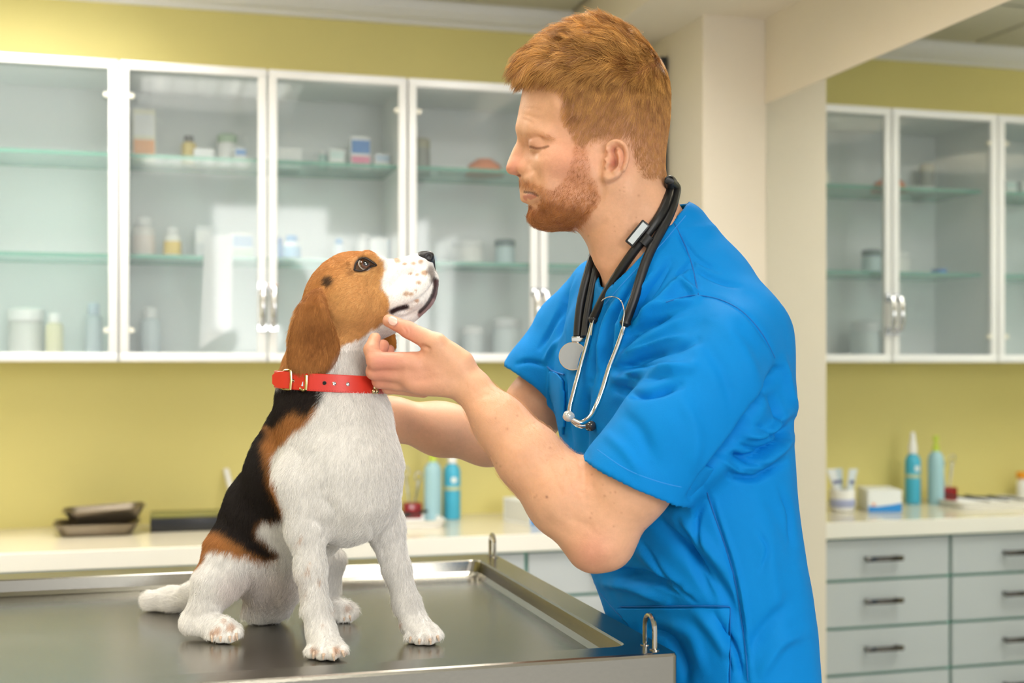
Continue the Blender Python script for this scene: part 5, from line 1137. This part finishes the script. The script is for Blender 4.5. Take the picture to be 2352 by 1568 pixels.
# fine hair on the near forearm
wa = np.zeros(len(Pm)); wa[ia] = 1; wa *= (pm[:, 0] > 1060) & (pm[:, 0] < 1340) & (pm[:, 1] > 880) & (pm[:, 1] < 1150)
p0, n0 = scatter(Pm, Fm, Nm, 2600, wa); N0 = len(p0); flow = unit(np.tile(np.array([-.2, 0, .5]), (N0, 1)) + RNG.normal(0, .35, (N0, 3))); flow = unit(flow - n0 * (flow * n0).sum(1, keepdims=True)); d1 = unit(flow + n0 * .35)
pts = np.stack([p0 - n0 * .0003, p0 + d1 * .004, p0 + d1 * .006 + flow * .003], 1); strands('arm_hair', pts - MBASE, np.tile(np.array([1, .8, .3]) * .00005, (N0, 1)), np.tile(lin((222, 168, 118)), (N0, 1)), m_hair, man)
# ------------------------------------------------------------------ red dog collar
CC = Q(757, 877, 1.500); CBASE = CC.copy(); CBASE[2] -= .012
collar = thing('dog_collar', 'red leather dog collar with metal buckle around the beagle\'s neck', 'collar', tuple(L2W(CBASE)), -TH)
m_red = mat('red_leather', (208, 50, 34), .38, bump=(500, .08)); m_brass = mat('pale_brass', (214, 196, 150), .18, 1)
nA = 72; angs = np.arange(nA) * math.tau / nA; rads = []
for a in angs:
    dr = np.array([math.cos(a), math.sin(a), 0]); best = 0
    for dz in (-.008, 0, .008):
        h = dogtree.ray_cast(Vector(CC + dr * .16 + np.array([0, 0, dz])), Vector(-dr))
        if h[0] is not None:
            rr = np.linalg.norm((np.array(h[0]) - CC)[:2])
            if rr < .078: best = max(best, rr)
    rads.append(best)
rads = np.array(rads); rads = np.where(rads < .03, np.median(rads), rads)
for _ in range(6): rads = (np.roll(rads, 1) + 2 * rads + np.roll(rads, -1)) / 4
rads = rads + .0035
def ringp(a, dz=0., off=0.):
    r = np.interp(a % math.tau, np.append(angs, math.tau), np.append(rads, rads[0])) + off; p = CC + np.array([math.cos(a) * r, math.sin(a) * r, 0]); p[2] += dz - .055 * (p[0] - CC[0]); return p
def strap(path, hh, th):
    """band along path points with outward normals: [(p, n)]"""
    mb = MB(); rows = []
    for p, n in path:
        up = np.array([0, 0, 1.]); rows.append([mb.bm.verts.new(Vector(p + up * z + n * t - CBASE)) for z, t in ((-hh, 0), (-hh * .93, th), (hh * .93, th), (hh, 0), (hh * .9, -th * .4), (-hh * .9, -th * .4))])
    return mb, rows
path = []
for a in angs:
    p = ringp(a); path.append((p, np.array([math.cos(a), math.sin(a), 0])))
mb, rows = strap(path, .0101, .0016)
for A, B in zip(rows, rows[1:] + rows[:1]):
    for k in range(6): mb.bm.faces.new((A[k], A[(k + 1) % 6], B[(k + 1) % 6], B[k]))
part('strap', mb, m_red, collar)
aT = math.radians(238); p1 = ringp(aT, 0, .0022); p2 = Q(668, 873, p1[1] - .0005); p3 = Q(627, 871, p1[1] + .010)
tp = spline([ringp(math.radians(258), 0, .0022), p1, p2, (p2 + p3) / 2 + [0, -.001, 0], p3], 6)
pth = []
for i, p in enumerate(tp):
    t = tp[min(i + 1, len(tp) - 1)] - tp[max(i - 1, 0)]; n = unit(np.array([-t[1], t[0], 0]) * -1); n = n if n[1] < 0 else -n; pth.append((p, n))
mb, rows = strap(pth, .0098, .0014); L = len(rows)
for i, row in enumerate(rows):                       # rounded tip
    u = max(0, (i - (L - 7)) / 6); sc_ = math.sqrt(max(0, 1 - u * u * .75)); cz = pth[i][0][2] - CBASE[2]
    for vtx in row: vtx.co.z = cz + (vtx.co.z - cz) * sc_
for A, B in zip(rows, rows[1:]):
    for k in range(6): mb.bm.faces.new((A[k], A[(k + 1) % 6], B[(k + 1) % 6], B[k]))
mb.bm.faces.new(rows[0]); mb.bm.faces.new(rows[-1]); part('strap_end', mb, m_red, collar)
cb = lambda x, y, d: Vector(Q(x, y, d) - CBASE)
bd = p2[1] - .0032
part('buckle', MB().tube([cb(668, 849, bd), cb(669, 872, bd - .0006), cb(667, 895, bd)], .0017, 8).tube([cb(668, 849, bd), cb(655, 850, bd + .006), cb(645, 857, bd + .012)], .0014, 8).tube([cb(667, 895, bd), cb(654, 894, bd + .006), cb(645, 890, bd + .012)], .0014, 8).tube([cb(668, 874, bd - .0008), cb(676, 873, bd - .0005)], .0011, 6), m_brass, collar)
kd = ringp(math.radians(250), 0, .0022)[1] - .004
part('keeper_loop', MB().tube([cb(704, 862, kd), cb(704, 880, kd - .0004), cb(703, 894, kd), cb(698, 897, kd + .002), cb(690, 892, kd + .005)], .0019, 8), m_brass, collar)
part('tag_plate', MB().prism([(cb(691, 886, kd).x, cb(691, 886, kd).z), (cb(702, 888, kd).x, cb(702, 888, kd).z), (cb(701, 872, kd).x, cb(701, 872, kd).z), (cb(694, 877, kd).x, cb(694, 877, kd).z)], cb(0, 0, kd).y + .0018, cb(0, 0, kd).y + .0028, 'y'), m_chrome, collar)
ctree_r = lambda a: (ringp(a, 0, .0017), np.array([math.cos(a), math.sin(a), 0]))
def ang_at(pxv):
    best = min(np.linspace(math.pi * 1.0, math.tau, 400), key=lambda a: abs(toPx(ringp(a)[None])[0, 0] - pxv)); return best
for xx in (672, 746, 767, 798):
    a = ang_at(xx); p, n = ctree_r(a)
    if xx == 672: p = Q(674, 874, bd + .0008); n = np.array([-.2, -1, 0])
    M = Vector(n).to_track_quat('Z', 'Y').to_euler(); part('eyelet', MB().lathe([(.0022, -.0006), (.0022, .0006), (.0014, .0012), (.0010, .0004), (.0006, 0)], n=14), m_chrome if xx != 746 else m_dark, collar, loc=tuple(p - CBASE), rot=tuple(M))
a = ang_at(857); p, n = ctree_r(a); M = Vector(n).to_track_quat('Z', 'Y').to_euler()
bone = MB().tube([(0, -.006, .001), (0, .006, .001)], .0026, 8)
for sx in (-1, 1):
    for sy in (-1, 1): bmesh.ops.create_icosphere(bone.bm, subdivisions=2, radius=.0032, matrix=Matrix.Translation((sx * .0024, sy * .0068, .001)))
part('bone_charm', bone, m_brass, collar, loc=tuple(p - CBASE), rot=tuple(M))
st = MB()
for k in range(nA * 2):
    a = math.tau * k / (nA * 2)
    if math.sin(a) > .4: continue
    for zz in (-.0082,):
        q = ringp(a, zz, .0016); q2 = ringp(a + .022, zz, .0016); st.tube([Vector(q - CBASE), Vector(q2 - CBASE)], .0003, 4)
part('stitching', st, mat('red_thread', (170, 30, 22), .6), collar, False)

# ------------------------------------------------------------------ scrub details: pockets, seams, hems
allP = np.concatenate([Ps, Pm]); allF = np.concatenate([Fs, Fm + len(Ps)]); allt = BVHTree.FromPolygons(allP.tolist(), allF.tolist())
def on(tree, pts, off, n=6):
    out = []
    for q in spline(pts, n):
        h = hit(tree, q[0], q[1], off)
        if h is not None: out.append(h)
    out = np.array(out)
    return out
def seam(name, pts, w=.0007, off=.0002, m=None, parent=top):
    p = on(shirt, pts, off, 8)
    if len(p) < 3: return
    for _ in range(2): p[1:-1] = (p[:-2] + 2 * p[1:-1] + p[2:]) / 4
    part(name, MB().tube([Vector(q - MBASE) for q in p], w, 6), m or m_seam, parent)
m_seam = mat('scrub_seam', (0, 104, 180), .7)
m_stitch = mat('scrub_stitch', (40, 140, 220), .7)
seam('shoulder_seam', [(1549, 512), (1572, 560), (1590, 610), (1604, 676)])
seam('armhole_seam', [(1530, 694), (1570, 682), (1604, 678), (1655, 688), (1705, 715), (1750, 765), (1780, 822)])
seam('side_seam', [(1624, 1130), (1640, 1180), (1668, 1260), (1690, 1340), (1704, 1430), (1714, 1500), (1718, 1562)], .0009)
seam('cuff_stitch', [(1372, 1032), (1440, 1078), (1520, 1108), (1586, 1122)], .0005, .0001, m_stitch)
seam('front_seam', [(1352, 1310), (1378, 1360), (1420, 1410), (1460, 1450)], .0008)
# neckline binding
nb = [(1380, 690), (1410, 655), (1445, 617), (1480, 582), (1510, 552), (1540, 517), (1566, 486)]
seam('neck_binding', [(x + 9, y + 9) for x, y in nb], .0007, .0001, m_stitch)
# lower pocket: a thin panel lying on the shirt front
def panel(name, poly, off0, off1, m, parent, step=9, tree=None, sm=2):
    tree = tree or shirt
    P = np.array(poly, float); lo, hi = P.min(0), P.max(0); xs_ = np.arange(lo[0], hi[0] + step, step); ys_ = np.arange(lo[1], hi[1] + step, step)
    sp = smooth_poly(poly, sm); mb = MB(); V = {}
    G = np.array([(x, y) for x in xs_ for y in ys_]); inside = poly_sd(G, sp) < step * .35; depth = {}
    for (x, y), ok in zip(G, inside):
        if ok:
            h = hit(tree, x, y, 0)
            if h is not None: depth[(round(x, 2), round(y, 2))] = h
    keys = list(depth)
    for i, x in enumerate(xs_[:-1]):
        for j, y in enumerate(ys_[:-1]):
            q = [(round(a, 2), round(b, 2)) for a, b in ((x, y), (xs_[i + 1], y), (xs_[i + 1], ys_[j + 1]), (x, ys_[j + 1]))]
            if all(k in depth for k in q):
                vs_ = []
                for k in q:
                    if k not in V:
                        d = depth[k]; ray = unit(d - np.array([0, 0, ZC])); V[k] = mb.bm.verts.new(Vector(d - ray * off1 - MBASE))
                    vs_.append(V[k])
                mb.bm.faces.new(vs_)
    for _ in range(3): bmesh.ops.smooth_vert(mb.bm, verts=mb.bm.verts[:], factor=.5, use_axis_x=True, use_axis_y=True, use_axis_z=True)
    bmesh.ops.solidify(mb.bm, geom=mb.bm.faces[:], thickness=off1 - off0)
    return part(name, mb, m, parent, 'all')
panel('lower_pocket', [(1412, 1394), (1676, 1394), (1676, 1600), (1560, 1600), (1470, 1470)], -.001, .0022, m_scrub, top, 4, None, 0)
seam('pocket_edge', [(1424, 1393), (1500, 1392), (1600, 1391), (1650, 1391), (1676, 1393)], .0009, .0022, m_seam)
seam('pocket_stitch', [(1545, 1433), (1600, 1434), (1670, 1437)], .0005, .0026, m_stitch)
seam('pocket_side', [(1677, 1394), (1677, 1450), (1677, 1510), (1677, 1564)], .0006, .0022, m_seam)
panel('chest_pocket', [(1258, 846), (1290, 858), (1300, 880), (1300, 1000), (1290, 1000), (1276, 940), (1262, 900)], -.001, .0016, m_scrub, top, 3)
seam('chest_pocket_edge', [(1257, 842), (1270, 852), (1295, 860)], .0011, .003, m_seam)

panel('thumbnail', [(890, 729), (900, 724), (911, 730), (916, 739), (912, 746), (902, 750), (892, 743)], -.0003, .0004, mat('nail', (236, 190, 176), .22, sss=.1, spec=.5), man, 1.6, bodyt)
# ------------------------------------------------------------------ stethoscope
def sn(x, y, off): 
    h = hit(allt, x, y, off); return h if h is not None else Q(x, y, 1.5)
SB = sn(1360, 742, .01)
ste = thing('stethoscope', 'black stethoscope with silver chest piece hanging around the man\'s neck', 'stethoscope', tuple(L2W(SB)), -TH)
m_rub = mat('black_rubber', (26, 26, 27), .42, spec=.45); m_tubem = mat('polished_tube', (222, 220, 214), .14, 1); m_gold = mat('warm_rim', (206, 186, 160), .2, 1); m_face = mat('disc_face', (168, 170, 168), .35, .6)
r = .0055
def soft(p, it=3):
    p = np.array(p, float)
    for _ in range(it): p[1:-1] = (p[:-2] + 2 * p[1:-1] + p[2:]) / 4
    return p
def hose(name, near, far):
    a = soft([sn(x, y, r * .9) for x, y in near], 2); P = spline(np.vstack([a, far]) if len(far) else a, 7)
    part(name, MB().tube([Vector(q - SB) for q in P], r, 14), m_rub, ste); return P
nape = lambda k: [Q(1537, 414 + 2 * k, 1.475), Q(1545, 420 + 3 * k, 1.51), Q(1536, 436 + 3 * k, 1.555), Q(1490, 486 + 4 * k, 1.594), Q(1430, 532 + 4 * k, 1.604), Q(1396 + 12 * k, 552 + 4 * k, 1.585)]
n1 = [(1364, 730), (1380, 690), (1409, 645), (1430, 612), (1451, 583), (1474, 552), (1496, 525), (1514, 500), (1527, 478), (1535, 455), (1538, 434)]
n2 = [(1437, 738), (1446, 715), (1456, 695), (1469, 645), (1478, 610), (1491, 579), (1506, 552), (1523, 523), (1537, 498), (1547, 474), (1553, 450), (1553, 430)]
fo = lambda pts: np.array([sn(x, y, 1.3 * r) for x, y in pts])
def drape(P):                                          # never behind a straight pull from top to bottom
    P = P.copy(); q = P[:, 1]; n = len(q)
    for _ in range(40): q[1:-1] = np.minimum(q[1:-1], (q[:-2] + q[2:]) / 2)
    P[:, 1] = q; return P
f1 = drape(np.vstack([[Q(1370, 570, 1.552), Q(1361, 588, 1.530)], fo([(1353, 606), (1346, 630), (1339, 660), (1332, 691), (1328, 730), (1327, 772)])]))
f2 = drape(np.vstack([[Q(1386, 576, 1.552), Q(1376, 594, 1.528)], fo([(1370, 616), (1363, 650), (1357, 680), (1351, 712), (1347, 740), (1344, 772)])]))
def whole(name, near, k, fr):
    a = soft([sn(x, y, r * .9) for x, y in near], 2); fr = soft(fr, 1); P = spline(np.vstack([a, nape(k), fr]), 6)
    return part(name, MB().tube([Vector(q - SB) for q in P], r, 14), m_rub, ste), a[0], fr[-1]
h1, s1, e1 = whole('rubber_hose', n1, 0, f1); h2, s2, e2 = whole('rubber_hose', n2, 1, f2)
for nm, s_, d_ in (('hose_collar', s1, (1361, 742)), ('hose_collar', s2, (1434, 750))):
    e_ = Q(d_[0], d_[1], s_[1]); part(nm, MB().tube([Vector(s_ - SB), Vector(s_ + (e_ - s_) * .4 - SB), Vector(e_ - SB)], [.0062, .0064, .0036], 14), m_rub, ste)
# binaural metal tubes (free hanging, level with the chest)
dA = min(s1[1], sn(1332, 848, .006)[1]); dB = min(s2[1], sn(1399, 844, .006)[1])
bA = spline([Q(1361, 742, s1[1]), Q(1347, 795, (s1[1] + dA) / 2), Q(1332, 848, dA), Q(1317, 905, dA - .004), Q(1309, 942, dA - .006), Q(1313, 962, dA - .009), Q(1330, 977, dA - .011), Q(1352, 978, dA - .010)], 7)
bB = spline([Q(1434, 750, s2[1]), Q(1417, 800, (s2[1] + dB) / 2), Q(1399, 846, dB), Q(1384, 895, dB - .003), Q(1370, 932, dB - .006), Q(1356, 957, min(dB, dA) - .012), Q(1336, 970, min(dB, dA) - .018), Q(1318, 964, min(dB, dA) - .018), Q(1310, 957, min(dB, dA) - .016)], 7)
part('ear_tube', MB().tube([Vector(q - SB) for q in bA], .0030, 12), m_tubem, ste); part('ear_tube', MB().tube([Vector(q - SB) for q in bB], .0030, 12), m_tubem, ste)
m_clear = mat('ear_tip', (205, 205, 198), .1, .4); m_tipd = mat('ear_tip_dark', (90, 88, 84), .12, .4)
def tip(p, dr, m):
    M = Vector(dr).to_track_quat('Z', 'Y').to_euler(); part('ear_tip', MB().lathe([(.0030, -.004), (.0052, -.002), (.0062, .002), (.0058, .005), (.0040, .0075), (.002, .0082)], n=18), m, ste, loc=tuple(p - SB), rot=tuple(M))
tip(bB[-1], (-.8, -.2, .3), m_clear); tip(bA[-1], (.9, -.2, .05), m_tipd)
sp = spline([Q(1358, 770, s1[1] - .004), Q(1362, 742, s1[1] - .005), Q(1370, 706, s1[1] - .006), Q(1388, 686, s1[1] - .007), Q(1408, 681, (s1[1] + s2[1]) / 2 - .007), Q(1426, 690, s2[1] - .007), Q(1434, 716, s2[1] - .006), Q(1430, 745, s2[1] - .006), Q(1431, 768, s2[1] - .004)], 7)
_sq = toPx(sp)
for _i in range(len(sp)): sp[_i] = Q(_sq[_i][0], _sq[_i][1], min(sp[_i][1], sn(_sq[_i][0], _sq[_i][1], .0035)[1]))
sp = soft(sp, 2)
part('spring', MB().tube([Vector(q - SB) for q in sp], .0008, 8), m_tubem, ste)
# chest piece
cd_ = min(sn(1316, 820, .010)[1], e1[1] - .001); cp = Q(1316, 818, cd_) - SB
Mq = Vector((-.12, -1, .10)).to_track_quat('Z', 'Y').to_euler(); R0 = 33 * cd_ / FPX
part('chest_piece', MB().lathe([(R0 * .3, -.012), (R0 * .95, -.010), (R0, -.006), (R0, 0), (R0 * .985, .0014), (R0 * .93, .0014)], n=40), m_gold, ste, loc=tuple(cp), rot=tuple(Mq))
part('diaphragm', MB().lathe([(R0 * .93, .0008), (R0 * .925, .0017), (R0 * .5, .0019), (.001, .0020)], n=40), m_face, ste, loc=tuple(cp), rot=tuple(Mq))
part('bell', MB().lathe([(R0 * .6, 0), (R0 * .62, .003), (R0 * .45, .010), (R0 * .2, .013)], n=30), m_gold, ste, loc=tuple(Q(1338, 826, cd_ + .011) - SB), rot=tuple(Mq))
bx0, bx1 = Q(1313, 785, cd_ - .001) - SB, Q(1343, 772, cd_ + .003) - SB
part('stem_block', MB().box(tuple(bx0), (bx1[0], bx0[1] + .011, bx1[2]), .0012), m_tubem, ste)
part('stem', MB().tube([Vector(Q(1328, 780, cd_ + .003) - SB), Vector(Q(1326, 795, cd_ + .003) - SB)], .003, 12), m_tubem, ste)
# name tag clipped on the hose
ta, tb_ = sn(1449, 566, .0125), sn(1490, 516, .0125); mid = (ta + tb_) / 2; ax = unit(tb_ - ta); vw = unit(np.array([0, 0, ZC]) - mid); sd = unit(np.cross(vw, ax)); nn = np.cross(ax, sd)
Mt = Matrix(((ax[0], sd[0], nn[0]), (ax[1], sd[1], nn[1]), (ax[2], sd[2], nn[2]))); Lh = np.linalg.norm(tb_ - ta) / 2
shift = unit(np.array([-1, 0, 1.])) * .0035
pt = part('name_tag', MB().box((-Lh, -.0058, -.002), (Lh, .0058, .002), .0014), m_rub, ste, loc=tuple(mid + shift - SB), rot=tuple(Mt.to_euler()))
part('tag_plate', MB().box((-Lh * .86, -.0036, .0016), (Lh * .86, .0036, .0024), .0003), mat('tag_grey', (196, 203, 206), .4), pt, False)
cl_ = sn(1484, 552, .007); part('tag_clip', MB().tube([Vector(cl_ - ax * .006 - SB), Vector(cl_ + ax * .006 - SB)], .0072, 14), m_rub, ste)
